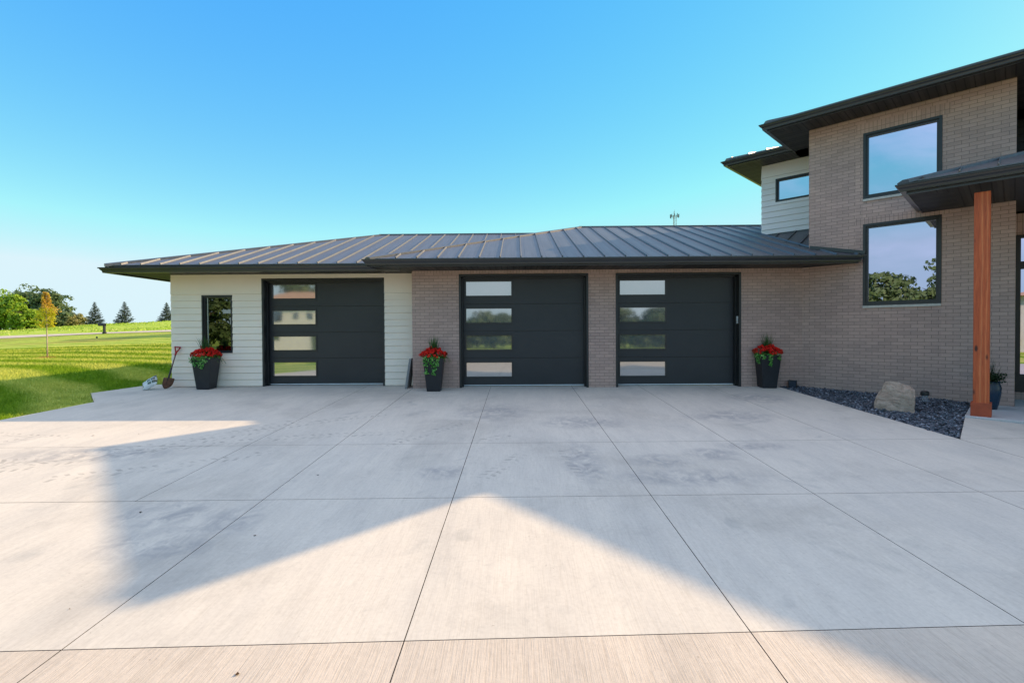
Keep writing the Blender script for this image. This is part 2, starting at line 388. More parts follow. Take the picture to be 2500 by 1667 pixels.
def grid(name, xs, ys, mat):
    X, Y = np.meshgrid(xs, ys); Z = ter(X, Y); nx = len(xs)
    V = np.stack([X.ravel(), Y.ravel(), Z.ravel()], 1)
    F = [(j * nx + i, j * nx + i + 1, (j + 1) * nx + i + 1, (j + 1) * nx + i) for j in range(len(ys) - 1) for i in range(nx - 1)]
    me = bpy.data.meshes.new(name); me.from_pydata(V.tolist(), [], F); me.materials.append(mat)
    me.polygons.foreach_set('use_smooth', [True] * len(F))
    o = bpy.data.objects.new(name, me); COL.objects.link(o); return o
def axis(a, b, lim, fine, mid):
    s = list(np.arange(a, b + .01, fine)); x = a; st = mid
    while x > -lim: x -= st; st *= 1.12; s.insert(0, x)
    x = b; st = mid
    while x < lim: x += st; st *= 1.12; s.append(x)
    return np.array(s)
tag(grid('lawn', axis(-30, 12, 2200, 1.0, 1.5), axis(-14, 64, 2200, 1.0, 1.5), M['lawn']), kind='structure')

# pale road crossing the meadow
mb = MB()
xs = np.arange(-150, 60, 2.5); V = []
for x in xs:
    yc = 45.9 + .006 * (x + 50) + 1.0 * math.sin(x * .03)
    for dy in (-2.3, 0, 2.3): V.append((x, yc + dy, T(x, yc + dy) + .04))
mb.mesh(V, [(i * 3 + j, (i + 1) * 3 + j, (i + 1) * 3 + j + 1, i * 3 + j + 1) for i in range(len(xs) - 1) for j in range(2)])
tag(mb.build('road', M['path']), kind='structure')

# ------------------------------------------------------------------ driveway
def slabs(name, outline, xj, yj, mats, zf, gapx, thick=.12, yrough=None):
    bm = bmesh.new(); vs = [bm.verts.new((x, y, 0)) for x, y in outline]; bm.faces.new(vs)
    for x in xj[1:]: bmesh.ops.bisect_plane(bm, geom=bm.verts[:] + bm.edges[:] + bm.faces[:], plane_co=(x, 0, 0), plane_no=(1, 0, 0))
    for y, sl in yj: bmesh.ops.bisect_plane(bm, geom=bm.verts[:] + bm.edges[:] + bm.faces[:], plane_co=(0, y, 0), plane_no=(-sl, 1, 0))
    fs = [f for f in bm.faces if f.calc_center_median().y > -6.45]
    bmesh.ops.bisect_plane(bm, geom=list({v for f in fs for v in f.verts}) + list({e for f in fs for e in f.edges}) + fs, plane_co=(xj[0], 0, 0), plane_no=(1, 0, 0))
    for f in bm.faces: f.normal_update()
    for f in bm.faces:
        if f.normal.z < 0: f.normal_flip()
    inner = bm.faces[:]
    for f in bm.faces: f.material_index = 0
    rim = bmesh.ops.inset_individual(bm, faces=inner, thickness=gapx, depth=0)['faces']
    for f in rim: f.material_index = 1
    for f in inner:
        c = f.calc_center_median()
        if yrough is not None and c.y < yrough: f.material_index = 2
    iv = {v for f in inner for v in f.verts}
    bmesh.ops.triangulate(bm, faces=[f for f in inner if len(f.verts) > 4])
    for v in bm.verts: v.co.z = zf(v.co.x, v.co.y) + (.0 if v in iv else -.007)
    bedges = [e for e in bm.edges if e.is_boundary]
    r = bmesh.ops.extrude_edge_only(bm, edges=bedges)
    for v in r['geom']:
        if isinstance(v, bmesh.types.BMVert): v.co.z -= thick
    me = bpy.data.meshes.new(name); bm.to_mesh(me); bm.free()
    for m_ in mats: me.materials.append(m_)
    o = bpy.data.objects.new(name, me); COL.objects.link(o); return o
out = [(-8.45, -26), (14, -26), (14, -9.5), (10.4, -6.75), (6.93, -3.2), (5.72, -4.48), (5.72, .0), (4.92, 0.0), (4.92, .25), (2.19, .25), (2.19, 0), (1.57, 0), (1.57, .25), (-1.26, .25), (-1.26, 0.0), (-2.31, .0), (-2.31, .47),
       (-3.05, .47), (-3.05, .72), (-5.87, .72), (-5.87, .47), (-7.98, .47), (-7.98, 1.1), (-8.85, .95), (-9.12, -.45), (-8.14, -1.5), (-8.3, -3.05)]
dw = slabs('driveway', out, [-3.46, -2.31, -.59, 1.22, 2.72, 4.26, 5.72, 7.6, 9.5], [(-4.57, .02), (-6.415, .0216), (-8.36, .039), (-12, 0), (-16, 0), (-20, 0)], [M['conc'], M['joint'], M['conc2']], lambda x, y: SL * min(y, 0) if y < 0 else .008 * (y > .1), .0042, yrough=-8.5)
tag(dw, kind='structure')

# ------------------------------------------------------------------ house
house = empty('house', (0, 0, 0), label='modern brick and lap siding house with black garage doors and dark metal roofs', cat='house')

def wall(mb, P, u0, u1, z0, z1, holes, depth=.2, m=0, sold=None):
    """P(u,d,z)->xyz with d = depth into the wall. holes: (u0,u1,z0,z1)"""
    us = sorted({u0, u1, *[h[0] for h in holes], *[h[1] for h in holes]}); us = [u for u in us if u0 <= u <= u1]
    zs = sorted({z0, z1, *[h[2] for h in holes], *[h[3] for h in holes], *([s for h in (sold or []) for s in (h[2], h[3])])}); zs = [z for z in zs if z0 <= z <= z1]
    if sold: us = sorted({*us, *[h[0] for h in sold], *[h[1] for h in sold]})
    for i in range(len(us) - 1):
        for j in range(len(zs) - 1):
            uc, zc = (us[i] + us[i + 1]) / 2, (zs[j] + zs[j + 1]) / 2
            if any(h[0] < uc < h[1] and h[2] < zc < h[3] for h in holes): continue
            mm = 1 if sold and any(h[0] < uc < h[1] and h[2] < zc < h[3] for h in sold) else m
            mb.poly([P(us[i], 0, zs[j]), P(us[i + 1], 0, zs[j]), P(us[i + 1], 0, zs[j + 1]), P(us[i], 0, zs[j + 1])], mm)
    for a, b, c, d in holes:
        mb.poly([P(a, 0, c), P(a, 0, d), P(a, depth, d), P(a, depth, c)], m); mb.poly([P(b, 0, c), P(b, depth, c), P(b, depth, d), P(b, 0, d)], m)
        mb.poly([P(a, 0, d), P(b, 0, d), P(b, depth, d), P(a, depth, d)], m)
        if c > z0: mb.poly([P(a, 0, c), P(a, depth, c), P(b, depth, c), P(b, 0, c)], m)

def laps(mb, P, u0, u1, z0, z1, holes, e=.1512, top=None, m=0, out=.02):
    """horizontal lap boards; P(u,d,z), d negative = proud"""
    rows = []; z = z0
    while z < z1 - .001:
        nz = z1 if (top and z + e > z1 - top) else min(z + e, z1)
        if top and nz == z1: rows.append((z, z1))
        else: rows.append((z, nz))
        z = nz
    for za, zb in rows:
        us = sorted({u0, u1, *[min(max(q, u0), u1) for h in holes for q in h[:2]]})
        for i in range(len(us) - 1):
            ua, ub = us[i], us[i + 1]; uc = (ua + ub) / 2; iv = [(za, zb)]
            for h in holes:
                if h[0] < uc < h[1]:
                    n = []
                    for a, b in iv:
                        if h[3] <= a or h[2] >= b: n.append((a, b)); continue
                        if h[2] > a: n.append((a, h[2]))
                        if h[3] < b: n.append((h[3], b))
                    iv = n
            for a, b in iv:
                if abs(a - za) < 1e-6 and b - a > .02: a = a + .0045
                da = -out + (out - .003) * (a - za) / (zb - za); db = -out + (out - .003) * (b - za) / (zb - za)
                mb.mesh([P(ua, da, a), P(ub, da, a), P(ub, db, b), P(ua, db, b), P(ua, .02, a), P(ub, .02, a), P(ub, .02, b), P(ua, .02, b)],
                        [(0, 1, 2, 3), (0, 4, 5, 1), (3, 2, 6, 7), (0, 3, 7, 4), (1, 5, 6, 2)], m)
    mb.poly([P(u0, .021, z0), P(u1, .021, z0), P(u1, .021, z1), P(u0, .021, z1)], m) if not holes else None

PG = lambda u, d, z: (u, d, z)               # garage brick plane, y = 0
PS = lambda u, d, z: (u, .45 + d, z)         # garage siding plane
PHb = lambda b0: (lambda u, d, z: H(u, b0 + d, z))
BB, BS, BD, BE = 4.431, 6.199, 6.94, 5.657      # house planes: brick, white siding, charcoal, entry
AL, AR, ASL = 4.553, 7.70, 2.992

# garage brick wall
mb = MB()
d2, d3, d1 = (-1.271, 1.579, 0, 2.51), (2.181, 4.925, 0, 2.51), (-5.877, -3.041, 0, 2.495)
wall(mb, PG, -2.31, 6.6, -.3, 2.60, [(d2[0], d2[1], -.3, 2.51), (d3[0], d3[1], -.3, 2.51)], .24, sold=[(-2.31, 6.6, 2.535, 2.60), (-1.5, -1.271, 2.45, 2.6)][:1])
mb.poly([(-2.31, 0, -.3), (-2.31, 0, 2.6), (-2.31, .5, 2.6), (-2.31, .5, -.3)])
w = mb.build('wall', [M['brick'], M['soldier']], house); tag(w, label='taupe brick garage wall')
# garage siding wall
mb = MB(); win = (-7.272, -6.558, .782, 2.12)
laps(mb, PS, -7.985, -2.31, .018, 2.59, [(d1[0], d1[1], 0, d1[3]), win], .1512, top=.31)
PL = lambda u, d, z: (-7.98 + d, u, z)
laps(mb, PL, .452, 9.2, .018, 2.59, [], .1512, top=.31)
mb.poly([(-7.96, .47, -.3), (-7.96, .47, .04), (-5.88, .47, .04), (-5.88, .47, -.3)]); mb.poly([(-3.04, .47, -.3), (-3.04, .47, .04), (-2.31, .47, .04), (-2.31, .47, -.3)])
mb.poly([(-7.96, .47, -.3), (-7.96, 9.2, -.3), (-7.96, 9.2, 2.6), (-7.96, .47, 2.6)])
w = mb.build('wall', M['siding'], house); tag(w, label='cream lap siding garage wall')

# upright black corner trims are absent: jambs and garage doors
def garage_door(x0, x1, ztop, yw, keypad=False):
    yp = yw + .215
    fr = MB()
    fr.box(x0, x0 + .045, yw - .012, yw + .12, .0, ztop - .05); fr.box(x1 - .045, x1, yw - .012, yw + .12, .0, ztop - .05)
    fr.box(x0, x1, yw - .012, yw + .12, ztop - .05, ztop)
    fr.box(x0 + .003, x0 + .075, yw + .123, yp + .03, .0, ztop - .06); fr.box(x1 - .075, x1 - .003, yw + .123, yp + .03, .0, ztop - .06)
    fr.box(x0 + .003, x1 - .003, yw + .123, yp + .03, ztop - .085, ztop - .003)
    g = MB(); px0, px1 = x0 + .04, x1 - .04; zb, sec = .045, .6065
    gx0 = x0 + .135; gx1 = gx0 + 1.018
    for k in range(4):
        a = zb + k * sec; b = a + sec - .009
        ga, gb = a + .185, a + .185 + .314   # glass opening
        for q in ((px0, gx0, a, b), (gx1, px1, a, b), (gx0, gx1, a, ga), (gx0, gx1, gb, b)): g.box(q[0], q[1], yp, yp + .045, q[2], q[3])
        g.box(px0, px1, yp + .022, yp + .04, b, b + .009)
    door = g.build('garage_door', M['door'], house)
    f = fr.build('door_frame', M['black'], door)
    for k in range(4):
        a = zb + k * sec; ga, gb = a + .185, a + .185 + .314; m_ = MB(); w_ = .03
        m_.box(gx0 - w_, gx1 + w_, yp - .014, yp - .001, gb, gb + w_); m_.box(gx0 - w_, gx1 + w_, yp - .014, yp - .001, ga - w_, ga)
        m_.box(gx0 - w_, gx0, yp - .014, yp - .001, ga, gb); m_.box(gx1, gx1 + w_, yp - .014, yp - .001, ga, gb)
        m_.build('window_frame', M['vinyl'], door)
        q = MB(); q.poly([(gx0 - .002, yp + .014, ga - .002), (gx1 + .002, yp + .014, ga - .002), (gx1 + .002, yp + .014, gb + .002), (gx0 - .002, yp + .014, gb + .002)]); q.build('window_pane', M['gglass'], door, fix=False)
    s = MB(); s.box(px0 + .035, px1 - .035, yp + .002, yp + .04, .022, .044); s.build('weather_strip', M['strip'], door)
    return door
tag(garage_door(d1[0], d1[1], 2.495, .45), label='leftmost black garage door set in cream siding')
tag(garage_door(d2[0], d2[1], 2.51, 0), label='middle black garage door set in brick')
tag(garage_door(d3[0], d3[1], 2.51, 0), label='right black garage door beside the keypad')
k = MB(); k.box(4.868, 4.89, .045, .105, 1.385, 1.55); k.box(4.862, 4.868, .055, .095, 1.46, 1.54)
tag(k.build('keypad', simple('keypad_plastic', (.62, .62, .62), .4), house, bevel=.004), label='small grey door opener keypad on the black jamb')

def window(P, u0, u1, z0, z1, fw, gm, sill=False, mull=None, rec=.06):
    f = MB()
    def bx(a, b, c, d, d0, d1): f.hexa([P(a, d0, c), P(b, d0, c), P(b, d1, c), P(a, d1, c), P(a, d0, d), P(b, d0, d), P(b, d1, d), P(a, d1, d)])
    for (t0, t1, d0, d1) in ((0, fw * .55, -.012, .1), (fw * .55, fw, .02, .1)):
        bx(u0 + t0, u0 + t1, z0 + t0, z1 - t0, d0, d1); bx(u1 - t1, u1 - t0, z0 + t0, z1 - t0, d0, d1)
        bx(u0 + t1, u1 - t1, z1 - t1, z1 - t0, d0, d1); bx(u0 + t1, u1 - t1, z0 + t0, z0 + t1, d0, d1)
    fo = f.build('window', M['vinyl'], house)
    p = MB(); p.poly([P(u0 + fw - .002, rec, z0 + fw - .002), P(u1 - fw + .002, rec, z0 + fw - .002), P(u1 - fw + .002, rec, z1 - fw + .002), P(u0 + fw - .002, rec, z1 - fw + .002)])
    p.build('pane', gm, fo, fix=False)
    if mull:
        q = MB(); q.hexa([P(mull, rec - .012, z0 + fw), P(mull + .018, rec - .012, z0 + fw), P(mull + .018, rec - .002, z0 + fw), P(mull, rec - .002, z0 + fw), P(mull, rec - .012, z1 - fw), P(mull + .018, rec - .012, z1 - fw), P(mull + .018, rec - .002, z1 - fw), P(mull, rec - .002, z1 - fw)])
        q.build('screen_rail', simple('screen_rail_grey', (.35, .38, .33), .5), fo)
    if sill:
        q = MB(); q.hexa([P(u0, -.03, z0 - .052), P(u1, -.03, z0 - .052), P(u1, .06, z0 - .052), P(u0, .06, z0 - .052), P(u0, -.03, z0 - .004), P(u1, -.03, z0 - .004), P(u1, .06, z0 - .004), P(u0, .06, z0 - .004)])
        q.build('sill', M['sill'], fo, bevel=.004)
    return fo
tag(window(PS, *win, .058, M['dglass'], mull=-7.175), label='narrow upright window in the cream siding')
PB = PHb(BB)
tag(window(PB, 5.527, 6.737, 1.722, 3.365, .082, M['hglass'], True), label='lower square window in the brick wall')
tag(window(PB, 5.525, 6.739, 3.874, 5.195, .082, M['hglass'], True), label='upper window in the brick wall under the eave')
tag(window(PHb(BS), 3.327, 4.75, 4.535, 5.135, .06, M['hglass']), label='small horizontal window in the white siding')

# house brick wall
mb = MB()
hol = [(5.527, 6.737, 1.67, 3.365), (5.525, 6.739, 3.822, 5.195)]
wall(mb, PB, 3.9, AL, -.4, 2.66, [], .1)
wall(mb, PB, AL, AR, -.4, 5.547, hol, .11, sold=[(5.4, 6.86, 5.195, 5.40), (5.4, 6.86, 3.365, 3.50)])
mb.poly([H(AL, BB, 2.66), H(AL, BB, 5.547), H(AL, BS + .2, 5.547), H(AL, BS + .2, 2.66)])
mb.poly([H(AR, BB, -.4), H(AR, BD, -.4), H(AR, BD, 5.547), H(AR, BB, 5.547)])
tag(mb.build('wall', [M['brick'], M['soldier']], house), label='two storey taupe brick wall')
# white siding volume
mb = MB()
laps(mb, PHb(BS), ASL, AL + .02, 3.70, 5.54, [(3.327, 4.75, 4.535, 5.135)], .1512, top=.24)
PW = lambda u, d, z: H(ASL + d, u, z)
laps(mb, PW, BS, 15, 2.9, 5.54, [], .1512, top=.24)
mb.poly([H(ASL + .02, BS + .02, 2.5), H(AL, BS + .02, 2.5), H(AL, BS + .02, 3.72), H(ASL + .02, BS + .02, 3.72)])
tag(mb.build('wall', M['white'], house), label='white lap siding wall above the garage roof')
mb = MB(); mb.poly([H(ASL, 15, -.3), H(16, 15, -.3), H(16, 15, 5.54), H(ASL, 15, 5.54)]); mb.poly([H(16, BD, -.3), H(16, 15, -.3), H(16, 15, 5.54), H(16, BD, 5.54)])
mb.build('wall', M['siding'], house)
mb = MB(); mb.poly([(-7.98, 9.2, -.3), (5.2, 9.2, -.3), (5.2, 9.2, 2.6), (-7.98, 9.2, 2.6)])
mb.build('wall', M['siding'], house)
mb = MB(); laps(mb, PHb(BD), AR, 16, 3.4, 5.54, [], .1512)
mb.poly([H(AR, BD + .02, 2.5), H(16, BD + .02, 2.5), H(16, BD + .02, 5.54), H(AR, BD + .02, 5.54)])
tag(mb.build('wall', M['darkside'], house), label='charcoal siding wall above the porch')
# entry recess
mb = MB(); PE = PHb(BE)
wall(mb, PE, AR, 12, -.4, 3.4, [(AR + .0, 11.0, .045, 3.0)], .1)
mb.poly([H(AR, BE, 3.4), H(12, BE, 3.4), H(12, BD + .1, 3.4), H(AR, BD + .1, 3.4)])
tag(mb.build('wall', M['soldier'], house), label='brick base of the recessed entry')
f = MB()
for a, b, c, d in ((AR + .003, AR + .07, .045, 3.0), (AR + .07, 8.9, 2.36, 2.50), (AR + .07, 8.9, 2.94, 3.0), (8.83, 8.9, .045, 2.36), (AR + .07, 8.83, .045, .38)):
    f.hbox(a, b, BE - .02, BE + .08, c, d)
dr = f.build('entry_door', M['black'], house); tag(dr, label='black framed glass entry door in the porch recess')
p = MB(); p.poly([H(AR + .068, BE + .03, .378), H(8.832, BE + .03, .378), H(8.832, BE + .03, 2.362), H(AR + .068, BE + .03, 2.362)]); p.build('pane', M['hglass'], dr, fix=False)
p = MB(); p.poly([H(AR + .068, BE + .03, 2.498), H(8.9, BE + .03, 2.498), H(8.9, BE + .03, 2.942), H(AR + .068, BE + .03, 2.942)]); p.build('transom_pane', M['hglass'], dr, fix=False)
f = MB(); f.hbox(8.9, 11.0, BE - .02, BE + .08, .045, 3.0); f.build('entry_door', M['black'], house)

# ------------------------------------------------------------------ roofs
def clip_line(poly, p, d):
    ts = []
    n = len(poly)
    for i in range(n):
        a, b = Vector(poly[i]), Vector(poly[(i + 1) % n]); e = b - a
        den = d.x * e.y - d.y * e.x
        if abs(den) < 1e-9: continue
        w = a - p; t = (w.x * e.y - w.y * e.x) / den; s = (w.x * d.y - w.y * d.x) / den
        if -1e-6 <= s <= 1 + 1e-6: ts.append(t)
    if len(ts) < 2: return None
    return min(ts), max(ts)

def roof_face(mb, poly, zf, up, spacing=.4265, phase=0., ribs=True, thick=.018):
    """poly: plan outline; zf(x,y); up: uphill direction in plan"""
    mb.mesh([(x, y, zf(x, y)) for x, y in poly] + [(x, y, zf(x, y) - thick) for x, y in poly],
            [tuple(range(len(poly))), tuple(range(2 * len(poly) - 1, len(poly) - 1, -1))] +
            [(i, (i + 1) % len(poly), len(poly) + (i + 1) % len(poly), len(poly) + i) for i in range(len(poly))])
    if not ribs: return
    up = Vector(up).normalized(); al = Vector((-up.y, up.x))
    ps = [al.dot(Vector(q)) for q in poly]; k = math.ceil((min(ps) - phase) / spacing)
    while phase + k * spacing < max(ps) - .02:
        c = al * (phase + k * spacing); r = clip_line(poly, c, up); k += 1
        if not r or r[1] - r[0] < .08: continue
        a, b = c + up * (r[0] + .004), c + up * (r[1] - .02)
        mb.rib((a.x, a.y, zf(a.x, a.y)), (b.x, b.y, zf(b.x, b.y)), .030, .010, .034)
        for o_ in (-.11, .11):  # faint pencil ribs pressed in the pans
            c2 = c + al * (spacing / 2 + o_); r2 = clip_line(poly, c2, up)
            if r2 and r2[1] - r2[0] > .2:
                a, b = c2 + up * (r2[0] + .01), c2 + up * (r2[1] - .02)
                mb.bar((a.x, a.y, zf(a.x, a.y)), (b.x, b.y, zf(b.x, b.y)), .03, .0035, off=-.001)

def cap(mb, p, q, w=.2, h=.028):
    p, q = Vector(p), Vector(q); d = (q - p).normalized(); r = d.cross(Vector((0, 0, 1))).normalized(); u = r.cross(d)
    def ring(c): return [c - r * w / 2 - u * .05, c - r * w / 2 + u * .005, c + u * h, c + r * w / 2 + u * .005, c + r * w / 2 - u * .05]
    A, B = ring(p), ring(q)
    mb.mesh(A + B, [(0, 1, 6, 5), (1, 2, 7, 6), (2, 3, 8, 7), (3, 4, 9, 8), (4, 0, 5, 9), (4, 3, 2, 1, 0), (5, 6, 7, 8, 9)])

GP = [(0, -.115), (.072, -.115), (.076, -.088), (.082, -.072), (.104, -.050), (.112, -.026), (.130, -.024), (.132, -.002), (.122, 0), (.118, -.012), (.006, -.012), (.006, 0), (0, 0)]
def gutter(mb, path, ztop, side=1): mb.sweep(path, [(o, ztop + z) for o, z in GP], side)
def fascia(mb, path, z0, z1, side=1): mb.sweep(path, [(-.02, z0), (-.002, z0), (-.002, z1), (-.02, z1)], side)

PIT = .325
def eave_parts(roof, paths, ztop, z0, side=1):
    g = MB(); fa = MB()
    for p_ in paths: gutter(g, p_, ztop, side); fascia(fa, p_, z0, ztop + .03, side)
    g.build('gutter', M['gutter'], roof, uv=False); fa.build('fascia', M['gutter'], roof)

# left garage roof
ex, ey, ez = -8.88, -.27, 2.735; rid = 4.28; rz = ez + (rid - ey) * PIT; rx = -4.13; PL2 = (rz - ez) / (rx - ex)
zl = lambda x, y: ez + (y - ey) * PIT
mb = MB()
roof_face(mb, [(ex, ey), (-2.0, ey), (2.6, rid), (rx, rid)], zl, (0, 1), .4265, 8.558 - .4265 * 30)
yb = 2 * rid - ey
roof_face(mb, [(ex, yb), (rx, rid), (2.6, rid), (2.6, yb)], lambda x, y: ez + (yb - y) * PIT, (0, -1), ribs=False)
roof_face(mb, [(ex, yb), (ex, ey), (rx, rid)], lambda x, y: ez + (x - ex) * PL2, (1, 0))
roofL = mb.build('roof', M['roof'], house, uvd=(1, 0)); tag(roofL, label='left dark standing seam hip roof above the siding garage')
mb = MB(); cap(mb, (ex - .02, ey - .02, ez + .005), (rx, rid, rz)); cap(mb, (ex, yb, ez), (rx, rid, rz)); cap(mb, (rx - .05, rid, rz + .004), (2.3, rid, rz + .004))
mb.build('ridge_cap', M['roof'], roofL)
eave_parts(roofL, [[(-8.85, 9.0), (-8.85, -.25), (-2.5, -.25)]], 2.675, 2.585, 1)
s = MB(); s.poly([(-8.85, -.25, 2.59), (-2.9, -.25, 2.59), (-2.9, .46, 2.59), (-7.97, .46, 2.59)]); s.build('soffit', M['soffit'], roofL, uvd=(1, 0), fix=False)
s = MB(); s.poly([(-8.85, -.25, 2.59), (-7.97, .46, 2.59), (-7.97, 9.2, 2.59), (-8.85, 9.2, 2.59)]); s.build('soffit', M['soffit'], roofL, uvd=(0, 1), fix=False)

# right garage roof
ex, ey, ez = -3.02, -.82, 2.75; rid = 4.25; rz = ez + (rid - ey) * PIT; rx = 1.97; PL3 = (rz - ez) / (rx - ex)
zr = lambda x, y: ez + (y - ey) * PIT
kB = BB * S2
mb = MB()
roof_face(mb, [(ex, ey), (kB - ey - .0, ey), (AL / S2 + BB / S2, (BB - AL) / S2), H(ASL, BS), (6.4, rid), (rx, rid)], zr, (0, 1), .4265, 2.04 - .4265 * 30)
# the small plane under the white siding
sc_ = .44
zc = lambda x, y: 3.715 - sc_ * (BS - (x + y) / S2)
roof_face(mb, [H(ASL, BS), H(AL, BB + .02), H(AL, BS)], zc, (1, 1), .40, .18)
roof_face(mb, [(rx, rid), (9.2, rid), (9.2, 7), (5.5, 9.3), (ex, 2 * rid - ey)], lambda x, y: ez + (2 * rid - ey - y) * PIT, (0, -1), ribs=False)
roof_face(mb, [(6.3, rid), (9.2, rid), H(ASL + .3, BS + .3), H(ASL, BS)], zr, (0, 1), .4265, 2.04 - .4265 * 30)
roof_face(mb, [(ex, 2 * rid - ey), (ex, ey), (rx, rid)], lambda x, y: ez + (x - ex) * PL3, (1, 0))
roofR = mb.build('roof', M['roof'], house); tag(roofR, label='right dark standing seam hip roof above the brick garage')
mb = MB(); cap(mb, (ex - .02, ey - .02, ez + .005), (rx, rid, rz)); cap(mb, (rx - .05, rid, rz + .004), (8.2, rid, rz + .004))
mb.build('ridge_cap', M['roof'], roofR)
mb = MB()  # flashings where the roof meets the walls
p0, p1 = H(AL + .02, BB - .02), (kB - ey - .02, ey + .02)
mb.bar((p0[0], p0[1], zr(*p0)), (p1[0] - .02, p1[1] - .02, zr(*p1)), .05, .07); 
p0, p1 = H(ASL - .01, BS - .015), H(AL, BS - .015); mb.bar((*p0, 3.70), (*p1, 3.70), .03, .035)
mb.bar(H(ASL, BS, zc(*H(ASL, BS)) + .0), H(AL, BB, zc(*H(AL, BB)) + .0), .06, .012)
mb.build('flashing', M['gutter'], roofR)
xe = kB + .80 - .02
eave_parts(roofR, [[(-3.0, 2.2), (-3.0, -.80), (xe - .11, -.80)]], 2.725, 2.585, 1)
s = MB(); s.poly([(-3.0, -.80, 2.59), (xe, -.80, 2.59), (kB, .01, 2.59), (-2.31, .01, 2.59)]); s.build('soffit', M['soffit'], roofR, uvd=(1, 0), fix=False)
s = MB(); s.poly([(-3.0, -.80, 2.592), (-2.31, .01, 2.592), (-2.31, .46, 2.592), (-3.0, .46, 2.592)]); s.build('soffit', M['soffit'], roofR, uvd=(.25, 1), fix=False)

# upper roofs in house axes
def hip_h(mb, a0, a1, b0, b1, ze, p=.30, ribs=True):
    w = min(a1 - a0, b1 - b0) / 2; zz = lambda n: ze + n * p
    inv = lambda x, y: ((x - y) / S2, (x + y) / S2)
    if (a1 - a0) >= (b1 - b0): r0, r1 = (a0 + w, b0 + w), (a1 - w, b0 + w)
    else: r0, r1 = (a0 + w, b0 + w), (a0 + w, b1 - w)
    horiz = (a1 - a0) >= (b1 - b0)
    F = [([(a0, b0), (a1, b0)] + ([r1, r0] if horiz else [r0]), lambda a, b: b - b0, (1, 1)),
         ([(a1, b1), (a0, b1)] + ([r0, r1] if horiz else [r1]), lambda a, b: b1 - b, (-1, -1)),
         ([(a0, b1), (a0, b0)] + ([r0] if horiz else [r0, r1]), lambda a, b: a - a0, (1, -1)),
         ([(a1, b0), (a1, b1)] + ([r1] if horiz else [r1, r0]), lambda a, b: a1 - a, (-1, 1))]
    for po, fn, up in F:
        roof_face(mb, [H(*q) for q in po], (lambda fn: lambda x, y: zz(fn(*inv(x, y))))(fn), up, .4265, .1, ribs=ribs)
    return [((*H(a0, b0), ze), (*H(*r0), zz(w))), ((*H(a1, b0), ze), (*H(*(r1 if horiz else r0)), zz(w))), ((*H(*r0), zz(w)), (*H(*r1), zz(w)))]
OV = .64
def upper(a0, a1, b0, b1, label, ribs, path, soff, zt=5.67):
    mb = MB(); caps = hip_h(mb, a0 - .02, a1 + .02, b0 - .02, b1 + .02, zt + .06, ribs=ribs)
    r = mb.build('roof', M['roof'], house); tag(r, label=label)
    c = MB()
    for p_, q_ in caps:
        if (Vector(p_) - Vector(q_)).length > .1: cap(c, p_, q_)
    c.build('ridge_cap', M['roof'], r)
    eave_parts(r, [[H(*q) for q in path]], zt, 5.535, 1)
    for po, d in soff:
        s = MB(); s.poly([H(*q, 5.54) for q in po]); s.build('soffit', M['soffit'], r, uvd=d, fix=False)
    return r
a0, a1, b0, b1 = AL - OV, AR + OV, BB - OV, 11.5
upper(a0, a1, b0, b1, 'highest dark metal roof over the brick wall', False, [(a0, BS - OV + .2), (a0, b0), (a1, b0), (a1, BD - OV + .2)],
      [([(a0, b0), (a1, b0), (AR, BB), (AL, BB)], (1, -1)), ([(a0, b0), (AL, BB), (AL, BS), (a0, BS)], (1, 1)), ([(a1, b0), (a1, BD), (AR, BD), (AR, BB)], (1, 1))])
a2, b2 = ASL - OV, BS - OV
upper(a2, AL + 2, b2, 15.6, 'dark metal roof over the white siding wall', True, [(a2, 15.6), (a2, b2), (AL - OV + .1, b2)],
      [([(a2, b2), (AL, b2), (AL, BS), (ASL, BS)], (1, -1)), ([(a2, b2), (ASL, BS), (ASL, 15.6), (a2, 15.6)], (1, 1))], 5.672)
upper(AR, 16.6, BD - OV, 15.6, 'dark metal roof over the charcoal siding', False, [(AR + OV - .1, BD - OV), (16.6, BD - OV)],
      [([(AR, BD - OV), (16.6, BD - OV), (16.6, BD), (AR, BD)], (1, -1))], 5.668)

# porch ---------------------------------------------------------------------
pa0, pb0 = 6.43, 2.50; pz = 3.585
mb = MB(); ph = .33
zp = lambda x, y: pz + .05 + ((x + y) / S2 - pb0) * ph
zq = lambda x, y: pz + .05 + ((x - y) / S2 - pa0) * ph
top = BD - pb0
roof_face(mb, [H(pa0, pb0), H(16, pb0), H(16, BD), H(pa0 + top, BD)], zp, (1, 1), .4265, .16)
roof_face(mb, [H(pa0, BB), H(pa0, pb0), H(pa0 + BB - pb0, BB)], zq, (1, -1))
roof_face(mb, [H(AR, BB), H(pa0 + BB - pb0, BB), H(pa0 + top, BD), H(AR, BD)], zq, (1, -1), ribs=False)
pr = mb.build('roof', M['roof'], house); tag(pr, label='small porch roof carried by the cedar post')
mb = MB(); cap(mb, H(pa0 - .02, pb0 - .02, pz + .055), H(pa0 + top, BD, pz + .05 + top * ph), .24); mb.build('ridge_cap', M['roof'], pr)
eave_parts(pr, [[H(pa0 + .02, BB - .005), H(pa0 + .02, pb0 + .02), H(14, pb0 + .02)]], pz, 3.43, 1)
bi = 3.30
s = MB(); s.poly([H(pa0 + .02, pb0 + .02, 3.44), H(14, pb0 + .02, 3.44), H(14, BE, 3.44), H(AR, BE, 3.44), H(AR, BB, 3.44), H(7.0, BB, 3.44), H(7.0, bi - .3, 3.44)]); s.build('soffit', M['soffit'], pr, uvd=(1, -1), fix=False)
